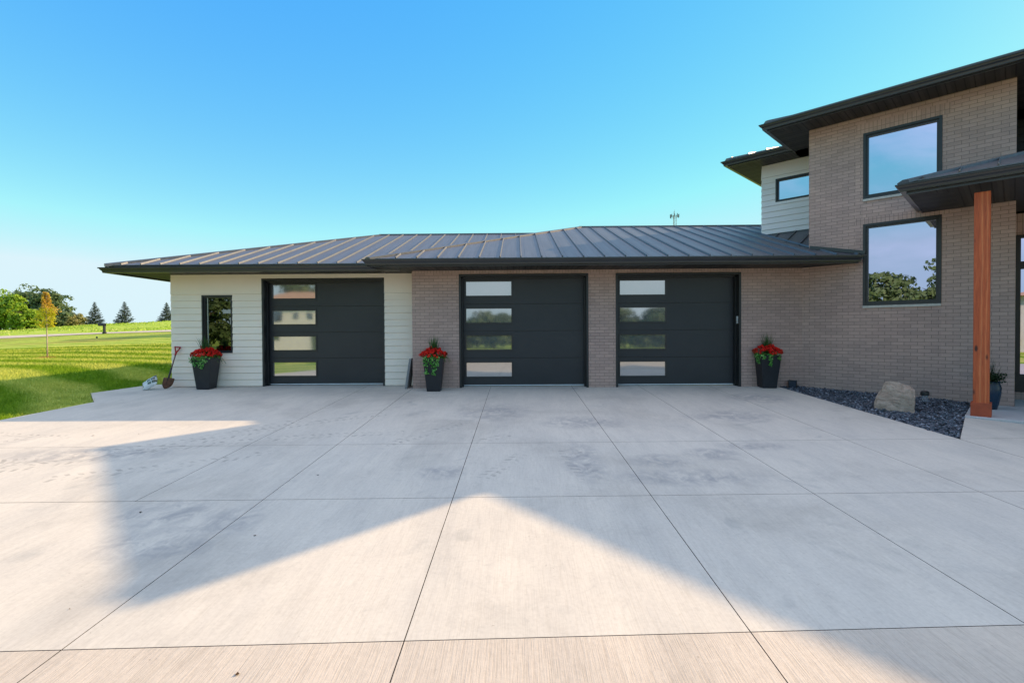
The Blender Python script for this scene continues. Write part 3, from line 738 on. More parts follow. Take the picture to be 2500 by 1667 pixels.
s = MB(); s.poly([H(pa0 + .02, pb0 + .02, 3.439), H(7.0, bi - .3, 3.439), H(7.0, BB, 3.439), H(pa0 + .02, BB, 3.439)]); s.build('soffit', M['soffit'], pr, uvd=(1, 1), fix=False)
def post():
    c = H(7.34, 2.835)
    o = MB(); w = .0925
    o.mesh([(x * w, y * w, z) for z in (.20, 3.44) for x, y in ((-1, -1), (1, -1), (1, 1), (-1, 1))], [(0, 3, 2, 1), (4, 5, 6, 7), (0, 1, 5, 4), (1, 2, 6, 5), (2, 3, 7, 6), (3, 0, 4, 7)])
    p_ = o.build('porch_post', M['cedar'], house, bevel=.006); p_.location = (c[0], c[1], -.1); p_.rotation_euler = (0, 0, -math.pi / 4)
    o = MB(); w = .118
    o.mesh([(x * w, y * w, z) for z in (.0, .21) for x, y in ((-1, -1), (1, -1), (1, 1), (-1, 1))], [(0, 3, 2, 1), (4, 5, 6, 7), (0, 1, 5, 4), (1, 2, 6, 5), (2, 3, 7, 6), (3, 0, 4, 7)])
    o.build('post_base', M['cedarb'], p_, bevel=.004)
post()
mb = MB(); mb.prism([H(7.16, 2.64), H(14, 2.64), H(14, BE + .1), H(AR, BE + .1), H(AR, BB + .02), H(7.16, BB + .02)], -.3, -.1)
ps = mb.build('porch_slab', [M['slab']], None, bevel=.008); tag(ps, kind='structure')

# ------------------------------------------------------------------ slate gravel bed
def gravel():
    tri = [(5.725, -.02), (6.25, -.02), H(7.155, BB), H(7.155, 2.64), (5.725, -4.45)]
    m, t, bs, _, _ = nt('slate_chips')
    oi = noise(t, pos(t), 26, 1); L(t, ramp(t, oi, [(.33, (.018, .024, .033)), (.50, (.05, .062, .082)), (.62, (.11, .13, .165)), (.70, (.34, .37, .42))]), bs.inputs['Base Color'])
    bs.inputs['Roughness'].default_value = .5
    Vx = []; F = 0
    import mathutils.geometry as mg
    V = []; faces = []
    tv = [Vector(p) for p in tri]
    def inside(p):
        c = False; j = len(tri) - 1
        for i in range(len(tri)):
            if (tri[i][1] > p[1]) != (tri[j][1] > p[1]) and p[0] < (tri[j][0] - tri[i][0]) * (p[1] - tri[i][1]) / (tri[j][1] - tri[i][1]) + tri[i][0]: c = not c
            j = i
        return c
    mb = MB(); mb.poly([(x, y, SL * y - .035) for x, y in tri]); n = 0
    while n < 4200:
        x, y = random.uniform(5.7, 8.2), random.uniform(-4.5, 0)
        if not inside((x, y)): continue
        n += 1; s = random.uniform(.018, .052); h = s * random.uniform(.25, .6)
        z = SL * y - .028 + random.uniform(0, .028); R = Matrix.Rotation(random.uniform(0, 6.28), 3, 'Z') @ Matrix.Rotation(random.gauss(0, .35), 3, 'X') @ Matrix.Rotation(random.gauss(0, .35), 3, 'Y')
        pts = []
        for zz, f in ((-1, 1), (1, .8)):
            for q in range(5):
                an = q * 1.2566 + random.uniform(-.3, .3); pts.append(Vector((x, y, z)) + R @ Vector((math.cos(an) * s * f, math.sin(an) * s * .7 * f, zz * h / 2)))
        mb.mesh(pts, [(5, 6, 7, 8, 9)] + [(i, (i + 1) % 5, 5 + (i + 1) % 5, 5 + i) for i in range(5)])
    return mb.build('slate_gravel', m, uv=False)
tag(gravel(), label='dark blue slate chip bed between brick wall and driveway', cat='gravel', kind='stuff')

# boulder --------------------------------------------------------------------
def boulder():
    m, t, bs, _, _ = nt('sandstone'); v = coords(t)
    g = noise(t, coords(t, 'Object', (1, 1, 3), (.3, .5, 0)), 5, 8, .65, .6)
    L(t, mixc(t, .5, ramp(t, g, [(.3, (.28, .20, .15)), (.5, (.42, .31, .24)), (.7, (.52, .40, .315))]), ramp(t, noise(t, v, 30, 5, .7), [(.3, (.7, .7, .7)), (.7, (1.15, 1.15, 1.15))]), 'MULTIPLY'), bs.inputs['Base Color'])
    bs.inputs['Roughness'].default_value = .85; bump(t, g, bs, .9, .03)
    bm = bmesh.new()
    pr_ = [(-.33, -.12, -.05), (.34, -.16, -.05), (.36, .2, -.05), (-.28, .22, -.05), (-.34, -.05, .12), (.33, -.15, .2), (.34, -.02, .35), (-.16, -.08, .46), (.05, -.1, .47), (.22, -.13, .36), (-.12, .12, .44), (.28, .14, .38), (-.25, .14, .28), (.0, -.21, .05), (-.24, -.06, .33), (.12, -.19, .3)]
    for p in pr_: bm.verts.new(p)
    bmesh.ops.convex_hull(bm, input=bm.verts[:])
    bmesh.ops.subdivide_edges(bm, edges=bm.edges[:], cuts=5, use_grid_fill=True)
    from mathutils import noise as mn
    for v_ in bm.verts:
        p = v_.co; n1 = mn.fractal(p * 4.5, 1.0, 2.1, 5); n2 = mn.ridged_multi_fractal(Vector((p.x * 3, p.y * 3, p.z * 7)), 1, 2, 4, 1, 2)
        p += p.normalized() * (n1 * .028 + (n2 - 1) * .012)
    me = bpy.data.meshes.new('boulder'); bm.to_mesh(me); bm.free(); me.materials.append(m)
    o = bpy.data.objects.new('boulder', me); COL.objects.link(o); o.location = (6.33, -2.56, -.13); o.rotation_euler = (0, 0, -.6); o.scale = (.80, .85, 1.06)
    tag(o, 'rough tan sandstone boulder sitting in the slate gravel bed', 'boulder')
boulder()

# solar stake light
def stake_light():
    x, y = 7.16, -2.17; z = SL * y - .02
    e = empty('path_light', (x, y, z), label='small black capped solar stake light in the gravel right of the boulder', cat='garden light')
    b = MB(); b.tube([(0, 0, -.05), (0, 0, .075)], .009, 8); b.build('stake', M['black'], e, uv=False)
    b = MB(); b.tube([(0, 0, .075), (0, 0, .19)], [.042, .05], 16)
    gm, t, bs, _, _ = nt('clear_plastic'); bs.inputs['Base Color'].default_value = (.5, .55, .62, 1); bs.inputs['Transmission Weight'].default_value = .75; bs.inputs['Roughness'].default_value = .12
    b.build('lens', gm, e, uv=False, smooth=False)
    b = MB(); b.tube([(0, 0, .185), (0, 0, .195), (0, 0, .245), (0, 0, .262)], [.052, .066, .062, .045], 16); b.build('cap', M['black'], e, uv=False)
stake_light()
# black box at the wall corner
e = empty('flood_light', (5.99, -.12, -.02), -.6, label='small black box light standing at the brick wall corner', cat='garden light')
b = MB(); b.mesh([(-.08, -.05, 0), (.08, -.05, 0), (.08, .05, 0), (-.08, .05, 0), (-.08, -.075, .165), (.08, -.075, .165), (.08, .05, .165), (-.08, .05, .165)], [(3, 2, 1, 0), (4, 5, 6, 7), (0, 1, 5, 4), (1, 2, 6, 5), (2, 3, 7, 6), (3, 0, 4, 7)]); b.build('housing', M['black'], e, bevel=.008)
b = MB(); b.poly([(-.065, -.0585, .02), (.065, -.0585, .02), (.065, -.0755, .145), (-.065, -.0755, .145)]); b.build('lens', simple('lamp_lens', (.05, .06, .08), .1, .8), e)

# ------------------------------------------------------------------ planters
def blade(V, p, d, up, ln, w, bend, n=4):
    """grass-like leaf as a chain of quads: V gets 4-vertex faces"""
    p = np.array(p, float); d = np.array(d, float); side = np.cross(d, (0, 0, 1.)); side /= (np.linalg.norm(side) + 1e-9)
    pts = []
    for i in range(n + 1):
        t = i / n; q = p + np.array([0, 0, 1.]) * (ln * (t * up - bend * t * t)) + d * ln * t
        ww = w * (1 - t) ** .7; pts.append((q - side * ww / 2, q + side * ww / 2))
    for i in range(n): V += [pts[i][0], pts[i][1], pts[i + 1][1], pts[i + 1][0]]

def leaf(V, c, s, n=None, asp=.7):
    n = np.array(n if n is not None else rng.normal(size=3), float); n /= np.linalg.norm(n)
    a = np.cross(n, rng.normal(size=3)); a /= np.linalg.norm(a); b = np.cross(n, a); c = np.array(c, float)
    V += [c - a * s, c - b * s * asp + n * s * .25, c + a * s, c + b * s * asp + n * s * .25]

def planter(x, y, rz, label, seed, strands, fern_sides, rust=False, lean=0.):
    global rng
    rng = np.random.default_rng(seed)
    e = empty('planter', (x, y, SL * min(y, 0) + .001), rz, label=label, cat='planter', group='tall black planters of red flowers along the garage wall')
    b = MB(); hb, ht, hh = .142, .212, .70
    R = lambda w, z: [(-w, -w, z), (w, -w, z), (w, w, z), (-w, w, z)]
    V = R(hb, 0) + R(ht, hh) + R(ht - .018, hh) + R(ht - .03, hh - .07)
    F = [(3, 2, 1, 0)]
    for k in (0, 4, 8): F += [(k + i, k + (i + 1) % 4, k + 4 + (i + 1) % 4, k + 4 + i) for i in range(4)]
    b.mesh(V, F); b.build('pot', M['pot'], e, bevel=.006)
    b = MB(); b.poly(R(ht - .028, hh - .05)); b.build('soil', M['soil'], e)
    V = []
    for i in range(90):
        an = rng.uniform(0, 6.283); out = rng.uniform(.03, .62) ** 1.2; ln = rng.uniform(.24, .5)
        blade(V, (rng.normal(0, .02) , rng.normal(0, .02), hh), (math.cos(an) * out * .8 + lean, math.sin(an) * out * .8, 0), 1.0, ln * 1.1, .02, out * .22, 4)
    fast('spike_plant', V, 4, M['spike'], e)
    V = []; mi = []
    for i in range(165):
        an = rng.uniform(0, 6.283); r = .30 * math.sqrt(rng.uniform(0.02, 1)); cx, cy = r * math.cos(an), r * math.sin(an)
        cz = hh + .05 + .15 * (1 - (r / .31) ** 2) + rng.normal(0, .016)
        rr = (.42 if r > .16 else .18) if not rust else .5
        isr = 1 if (rng.uniform() < rr and cz < hh + .11) else 0
        for j in range(15):
            d = rng.normal(size=3); d /= np.linalg.norm(d); leaf(V, np.array([cx, cy, cz]) + d * .022, rng.uniform(.012, .021), d); mi.append(isr)
    fast('red_flowers', V, 4, [M['red'], M['rust']], e, mi)
    V = []
    for i in range(170):
        an = rng.uniform(0, 6.283); r = rng.uniform(.05, .26); leaf(V, (r * math.cos(an), r * math.sin(an), hh + rng.uniform(-.01, .06)), rng.uniform(.02, .035))
    for (an, ln, wd) in strands:   # trailing vines: spill over the rim and hang
        for q in range(int(40 * ln / .2)):
            t = rng.uniform(0, 1); dx, dy = math.cos(an), math.sin(an); tx, ty = -dy, dx
            k = max(abs(dx), abs(dy)); ro = (ht + .02) / k; hang = t * ln; ro2 = ro - .10 * max(0, hang) + .02 * rng.normal()
            s_ = wd * rng.normal(0, .5) * (1 - .4 * t)
            leaf(V, (dx * ro2 + tx * s_, dy * ro2 + ty * s_, hh + .03 - hang), rng.uniform(.016, .028), (dx + rng.normal(0, .5), dy + rng.normal(0, .5), .5 + rng.normal(0, .4)))
    fast('trailing_vine', V, 4, M['vine'], e)
    for an, ln in fern_sides:
        for q in range(5):
            V = []
            a2 = an + rng.normal(0, .35); d = np.array([math.cos(a2), math.sin(a2), 0]); L_ = ln * rng.uniform(.75, 1.1)
            base = d * .16 + np.array([0, 0, hh + .03])
            for s in range(14):
                t = s / 13; c = base + d * L_ * t + np.array([0, 0, .16 * t - .34 * t * t]) * (L_ / .3)
                sd = np.array([-d[1], d[0], 0])
                if s: V += [pc - sd * .003, pc + sd * .003, c + sd * .003, c - sd * .003]
                pc = c
                for sg in (-1, 1):
                    tip = c + sd * sg * .045 * (1 - t * .7) + d * .02 - np.array([0, 0, .01])
                    V += [c - d * .006, c + d * .006, tip + d * .002, tip - d * .002]
            fast('fern_frond', V, 4, M['fern'], e)
    return e
Pn = -math.pi / 2
planter(-6.985, .13, .03, 'black planter with red flowers in front of the cream siding by the narrow window', 3, [(Pn - .55, .22, .10), (Pn + .1, .27, .12), (Pn - .2, .17, .12), (Pn + .5, .1, .1), (Pn - .9, .14, .08)], [(math.pi, .24), (-.2, .25)], lean=-.12)
planter(-1.775, -.34, .04, 'black planter with red flowers on the brick pier between the first two garage doors', 8, [(Pn - .6, .36, .07), (Pn + .15, .38, .09), (Pn + .4, .2, .07), (Pn - .2, .16, .1)], [(-.15, .2)], lean=.02)
planter(5.42, -.15, -.06, 'black planter with rusty red flowers near the inner brick corner right of the doors', 21, [(Pn - 1.15, .2, .12), (Pn - .1, .26, .05), (Pn + .6, .13, .05), (Pn - .6, .1, .1), (math.pi + .3, .18, .07)], [], rust=True, lean=.06)

# blue glazed pot with ornamental grass behind the post
e = empty('flower_pot', (7.93, -2.55, -.1), label='tall blue glazed pot of dark arching grass behind the cedar post', cat='flower pot')
b = MB(); n = 24; prof = [(.09, 0), (.115, .1), (.14, .26), (.145, .36), (.125, .44), (.13, .465), (.115, .46), (.11, .42)]
b.mesh([(r * math.cos(k * 2 * math.pi / n), r * math.sin(k * 2 * math.pi / n), z) for r, z in prof for k in range(n)],
       [(i * n + k, i * n + (k + 1) % n, (i + 1) * n + (k + 1) % n, (i + 1) * n + k) for i in range(len(prof) - 1) for k in range(n)] + [tuple(range(n - 1, -1, -1)), tuple(range((len(prof) - 1) * n, len(prof) * n))])
b.build('pot', simple('blue_glaze', (.004, .028, .06), .25, .5), e, smooth=True)
V = []; rng = np.random.default_rng(5)
for i in range(260):
    an = rng.uniform(0, 6.283); out = rng.uniform(.1, 1.0); blade(V, (rng.normal(0, .03), rng.normal(0, .03), .42), (math.cos(an) * out, math.sin(an) * out, 0), 1.0, rng.uniform(.22, .52), .008, out * .85, 5)
for i in range(500):
    an = rng.uniform(0, 6.283); r = .2 * math.sqrt(rng.uniform()); leaf(V, (r * math.cos(an), r * math.sin(an), .44 + rng.uniform(0, .16)), .018)
fast('grass_plant', V, 4, leafmat('dark_grass_leaf', (.012, .03, .012), (.03, .06, .02), scale=6), e)

# ------------------------------------------------------------------ shovel, bag, leaning panel
def shovel():
    A = Vector((-7.905, .09, .0)); Tp = Vector((-7.80, .40, .96))
    e = empty('shovel', A, label='muddy shovel with a red D handle leaning on the siding corner', cat='shovel')
    d = (Tp - A); ax = d.normalized(); sd = ax.cross(Vector((0, 1, 0))).normalized(); nm = sd.cross(ax)
    P = lambda u, v, w=0: tuple(ax * v + sd * u + nm * w)
    b = MB(); prof = [(.0, .002), (.055, .03), (.10, .075), (.122, .13), (.128, .24), (.118, .262)]
    V = []; cols = 9
    for hw, v in prof:
        for k in range(cols):
            s = -1 + 2 * k / (cols - 1); V.append(P(s * max(hw, .004), v, .035 * (s * s) * (hw / .13)))
    b.mesh(V, [(i * cols + k, i * cols + k + 1, (i + 1) * cols + k + 1, (i + 1) * cols + k) for i in range(len(prof) - 1) for k in range(cols - 1)])
    mt = simple('rusty_mud_steel', (.115, .052, .030), .8, .3, nvar=.45, nscale=14, bmp=.5)
    o = b.build('blade', mt, e, smooth=True); sm = o.modifiers.new('s', 'SOLIDIFY'); sm.thickness = .006
    b = MB(); b.tube([P(0, .19, .012), P(0, .30, .012), P(0, .48, .008), P(0, .50, .008)], [.018, .021, .017, .015], 10); b.tube([P(0, .5, .008), P(0, .66, .006), P(0, .85, .004)], .0135, 10, 1)
    b.build('shaft', [simple('dark_socket', (.035, .025, .025), .6), simple('worn_wood_handle', (.16, .09, .08), .6, nvar=.4, nscale=25)], e, smooth=True, uv=False)
    b = MB(); b.tube([P(0, .79), P(0, .86)], [.021, .020], 10); b.tube([P(0, .85), P(.03, .90), P(.062, .975)], [.017, .015, .013], 8); b.tube([P(0, .85), P(-.03, .90), P(-.062, .975)], [.017, .015, .013], 8)
    b.tube([P(-.07, .98), P(.07, .98)], .015, 8)
    b.build('grip', simple('red_grip', (.42, .012, .02), .4), e, smooth=True, uv=False)
shovel()
def bag():
    m, t, bs, _, _ = nt('printed_plastic_bag')
    v = coords(t, 'UV'); br = N(t, 'ShaderNodeTexBrick', offset=.3, i_Scale=1.0); L(t, coords(t, 'UV', (1, 1, 1), (0, 0, .1)), br.inputs['Vector'])
    br.inputs['Brick Width'].default_value = .10; br.inputs['Row Height'].default_value = .075; br.inputs['Mortar Size'].default_value = .008
    br.inputs['Color1'].default_value = (0, 0, 0, 1); br.inputs['Color2'].default_value = (1, 1, 1, 1); br.inputs['Mortar'].default_value = (1, 1, 1, 1)
    pic = ramp(t, noise(t, v, 28, 3), [(.4, (.02, .03, .035)), (.55, (.09, .12, .07)), (.7, (.42, .42, .34))])
    k = ramp(t, br.outputs['Color'], [(.42, 1.), (.5, 0.)])
    L(t, mixc(t, k, (.62, .64, .64), pic), bs.inputs['Base Color']); bs.inputs['Roughness'].default_value = .35
    e = empty('soil_bag', (-8.19, .02, 0), label='crumpled white printed soil bag lying beside the shovel', cat='bag')
    nu, nv = 22, 14; V = []; F = []; UV = []
    from mathutils import noise as mn
    Rm = Matrix.Rotation(-.55, 3, 'Y') @ Matrix.Rotation(.95, 3, 'X')
    for s in (1, -1):
        for j in range(nv + 1):
            for i in range(nu + 1):
                a, b_ = i / nu * 2 - 1, j / nv * 2 - 1
                th = .055 * max(0, (1 - abs(a) ** 4)) ** .6 * max(0, (1 - abs(b_) ** 3)) ** .6
                p = Vector((a * .185, b_ * .125, s * th)); q = mn.noise_vector(p * 11 + Vector((3, 1, s))); p += Vector((q.x * .008, q.y * .008, q.z * .018))
                p = Rm @ p; p.z = max(p.z + .135, .004); V.append(p); UV.append((a * .18, b_ * .12))
    for s in range(2):
        o_ = s * (nu + 1) * (nv + 1)
        for j in range(nv):
            for i in range(nu): F.append([o_ + j * (nu + 1) + i, o_ + j * (nu + 1) + i + 1, o_ + (j + 1) * (nu + 1) + i + 1, o_ + (j + 1) * (nu + 1) + i][::1 if s == 0 else -1])
    me = bpy.data.meshes.new('bag_body'); me.from_pydata(V, [], F); uv = me.uv_layers.new(name='UVMap')
    for lp in me.loops: uv.data[lp.index].uv = UV[lp.vertex_index]
    me.polygons.foreach_set('use_smooth', [True] * len(F)); me.materials.append(m)
    o = bpy.data.objects.new('bag_body', me); COL.objects.link(o); o.parent = e
bag()
mb = MB(); mb.mesh([(-2.475, -.07, .0), (-2.42, -.07, .0), (-2.42, .35, .0), (-2.475, .35, .0), (-2.375, -.05, .655), (-2.325, -.05, .66), (-2.325, .33, .66), (-2.375, .33, .655)], [(3, 2, 1, 0), (4, 5, 6, 7), (0, 1, 5, 4), (1, 2, 6, 5), (2, 3, 7, 6), (3, 0, 4, 7)])
tag(mb.build('stone_slab', simple('grey_slab', (.22, .22, .22), .8, nscale=18, bmp=.2), bevel=.004), 'thin grey slab leaning on the brick corner beside the first garage door', 'slab')

# fallen leaves and twigs on the concrete
lm = simple('dead_leaf', (.07, .04, .022), .95, .05)
for i, (x, y, s, lb) in enumerate([(-2.079, -5.80, .035, 'small dead leaf left of the middle joint on the shaded concrete'), (-1.319, -8.62, .035, 'small dead leaf on the sunlit slab nearest the viewer'), (-5.90, -4.11, .05, 'dead leaf in the sunlit strip near the lawn edge'),
                               (-5.32, -4.03, .028, 'tiny dead leaf in the sunlit strip right of the larger leaf'), (-3.216, -6.744, .04, 'dead leaf in the shade right of the sunlit left corner'), (-2.0, -7.187, .03, 'dark leaf scrap in the shade above the sunlit triangle'), (-2.578, -8.11, .016, 'leaf crumb on the sunlit concrete at lower left')]):
    V = []; rng = np.random.default_rng(i + 40); b = MB(); n_ = 7
    pts = [(math.cos(k / n_ * 6.283) * s * (1 if k % 2 else .55), math.sin(k / n_ * 6.283) * s * .6, .004 + .25 * s * abs(math.sin(k * 1.7))) for k in range(n_)]
    b.mesh([(0, 0, .003)] + pts, [(0, 1 + k, 1 + (k + 1) % n_) for k in range(n_)])
    o = b.build('fallen_leaf', lm, loc=(x, y, SL * y + .002)); o.scale = (.42, .42, .42); o.rotation_euler = (math.atan(SL), 0, i * 1.3); tag(o, lb, 'leaf', 'fallen leaves on the driveway')

# ------------------------------------------------------------------ trees
def quads(C, Nn, S, r):
    """vectorised leaf quads: centres C, normals Nn, sizes S"""
    n = len(C); Nn = Nn / (np.linalg.norm(Nn, axis=1, keepdims=True) + 1e-9)
    A = np.cross(Nn, r.normal(size=(n, 3))); A /= (np.linalg.norm(A, axis=1, keepdims=True) + 1e-9); B = np.cross(Nn, A); S = S[:, None]
    return np.stack([C - A * S, C - B * S * .75, C + A * S, C + B * S * .75], 1).reshape(-1, 3)

def crown(blobs, n, size, seed, lumps=16):
    r = np.random.default_rng(seed); out = []
    vol = np.array([b[3] * b[4] * b[5] for b in blobs]) ** .67; vol /= vol.sum()
    for b, w in zip(blobs, vol):
        c = np.array(b[:3]); R_ = np.array(b[3:6])
        k = lumps; d = r.normal(size=(k, 3)); d /= np.linalg.norm(d, axis=1, keepdims=True); d[:, 2] = np.where(d[:, 2] < -.45, -d[:, 2] * .5, d[:, 2])
        lc = c + d * R_ * r.uniform(.55, .98, (k, 1)); lr = r.uniform(.20, .42, k)
        m = int(n * w); idx = r.integers(0, k, m); v = r.normal(size=(m, 3)); v /= np.linalg.norm(v, axis=1, keepdims=True)
        v[:, 2] = np.where(v[:, 2] < -.3, -v[:, 2], v[:, 2])
        P = lc[idx] + v * (R_.mean() * lr[idx])[:, None] * r.uniform(.72, 1.05, (m, 1)) * np.array([1.15, 1.15, .8])
        lo_ = P[:, 2] < .05; P[lo_, 2] = r.uniform(.05, .5, lo_.sum())
        out.append(quads(P, v + r.normal(0, .45, (m, 3)), size * r.uniform(.6, 1.3, m), r))
    return np.concatenate(out)

def tree(name, x, y, h, w, mat, n, size, seed, label, cat, group=None, blobs=None, trunk=.25, bark='bark', low=.18, lumps=16):
    e = empty(name, (x, y, T(x, y) - .05), label=label, cat=cat, group=group)
    r = random.Random(seed)
    if blobs is None:
        blobs = [(0, 0, h * .60, w * .36, w * .36, h * .36), (-w * .22, .1, h * .48, w * .28, w * .26, h * .26), (w * .24, -.1, h * .46, w * .27, w * .26, h * .26), (0, -w * .2, h * .36, w * .32, w * .26, h * .24), (-w * .25, -.2, h * .24, w * .26, w * .24, h * .2), (w * .25, -.2, h * .22, w * .26, w * .24, h * .2), (0, 0, h * .2, w * .34, w * .3, h * .18), (-w * .2, -.3, h * .1, w * .3, w * .26, h * .14), (w * .2, -.3, h * .1, w * .3, w * .26, h * .14)]
    b = MB(); b.tube([(0, 0, 0), (.02 * h, 0, h * .25), (0, 0, h * .55), (.01 * h, 0, h * .8)], [trunk, trunk * .75, trunk * .5, trunk * .15], 8)
    for k in range(7):
        an = r.uniform(0, 6.28); z0 = h * r.uniform(.25, .55); b.tube([(0, 0, z0), (math.cos(an) * w * .15, math.sin(an) * w * .15, z0 + h * .1), (math.cos(an) * w * .33, math.sin(an) * w * .33, z0 + h * .18)], [trunk * .4, trunk * .25, trunk * .08], 6)
    b.build('trunk', M[bark], e, uv=False, smooth=True)
    fast('crown', crown(blobs, n, size, seed, lumps), 4, mat, e)
    return e
oak = leafmat('oak_leaves', (.07, .12, .045), (.12, .18, .07), (.20, .26, .12), scale=.5)
bright = leafmat('bright_leaves', (.11, .23, .015), (.24, .38, .02), (.36, .46, .03), scale=.5)
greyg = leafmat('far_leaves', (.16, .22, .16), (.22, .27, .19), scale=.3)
olive = leafmat('olive_leaves', (.17, .19, .04), (.26, .25, .07), (.34, .30, .12), scale=.6)
G = 'trees beyond the meadow on the left'
def at(px, dep): return (px - 1250) / 1206 * dep - .0097 * dep, dep - 10.9
hedge = leafmat('hedge_leaves', (.07, .10, .04), (.12, .16, .065), (.19, .22, .10), scale=.5)
def big(px, dep, h, w, mat, n, size, seed, label, name='tree', **k):
    x, y = at(px, dep); return tree(name, x, y, h, w, mat, n, size, seed, label, 'tree', G, **k)
big(38, 140, 13.6, 15, oak, 9000, .33, 1, 'broad dark green oak rising behind the bright green trees', 'broadleaf_tree', lumps=26)
big(112, 140, 12.6, 11.5, oak, 9000, .33, 2, 'round dark green tree behind the yellow sapling', 'broadleaf_tree', lumps=26)
big(-12, 95, 7.9, 8.5, bright, 9000, .22, 3, 'bright green tree at the left edge of the photo', 'broadleaf_tree', lumps=24)
big(22, 92, 6.9, 6.5, bright, 7000, .22, 4, 'bright green tree right of the one at the left edge', 'broadleaf_tree', lumps=22)
big(52, 90, 4.7, 5.5, bright, 6000, .20, 5, 'lower bright green tree in front of the dark oak', 'broadleaf_tree', lumps=20)
big(72, 96, 3.3, 4.0, oak, 3500, .20, 15, 'low dark bush at the foot of the dark green trees', 'bush', lumps=16)
big(130, 120, 4.8, 7.5, oak, 4000, .28, 6, 'dark green undergrowth tree below the round tree', 'broadleaf_tree', lumps=16)
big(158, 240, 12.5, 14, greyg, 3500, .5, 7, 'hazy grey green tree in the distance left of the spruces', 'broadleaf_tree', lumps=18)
big(181, 118, 3.4, 4.6, olive, 3000, .2, 8, 'olive yellow bush left of the first spruce', 'bush')
big(166, 112, 2.4, 3.2, olive, 2000, .18, 9, 'small olive bush at the edge of the meadow', 'bush')
big(198, 135, 4.2, 3.4, olive, 500, .16, 10, 'sparse pale bush just left of the first spruce', 'bush')

def spruce(px, dep, h, w, seed, label):
    x, y = at(px, dep); e = empty('spruce_tree', (x, y, T(x, y) - .05), label=label, cat='spruce', group='blue spruces along the hill crest')
    r = np.random.default_rng(seed)
    b = MB(); b.tube([(0, 0, 0), (0, 0, h * .97)], [.11, .015], 7); b.build('trunk', M['bark'], e, uv=False)
    C = []; Nn = []; S = []
    lv = 24
    for i in range(lv):
        t = i / (lv - 1); z0 = h * (.05 + .93 * t); R_ = w / 2 * (1 - t) ** .85 + .04; nb = int(14 - 7 * t)
        for k in range(nb):
            an = r.uniform(0, 6.283); L_ = R_ * r.uniform(.75, 1.12)
            m = int(14 + 70 * L_ / (w / 2)); s = r.uniform(.12, 1, m); sp = r.normal(0, .07, m) * (1.15 - s) * 2
            up = -.10 * L_ * s + .22 * L_ * s ** 2 - .10 * L_
            C.append(np.stack([math.cos(an) * L_ * s - math.sin(an) * sp, math.sin(an) * L_ * s + math.cos(an) * sp, z0 + up + r.normal(0, .02, m)], 1))
            Nn.append(np.stack([r.normal(0, .5, m), r.normal(0, .5, m), np.ones(m)], 1)); S.append(r.uniform(.06, .13, m))
    fast('crown', quads(np.concatenate(C), np.concatenate(Nn), np.concatenate(S), r), 4, SPR, e)
SPR = leafmat('spruce_needles', (.075, .11, .085), (.15, .20, .16), scale=1.5, trans=.1)
spruce(224, 105, 5.0, 3.7, 31, 'first blue spruce from the left, beside the olive bush')
spruce(298, 108, 5.0, 4.3, 32, 'blue spruce standing alone in the middle of the three')
spruce(402, 112, 4.7, 3.9, 33, 'blue spruce nearest the garage corner')

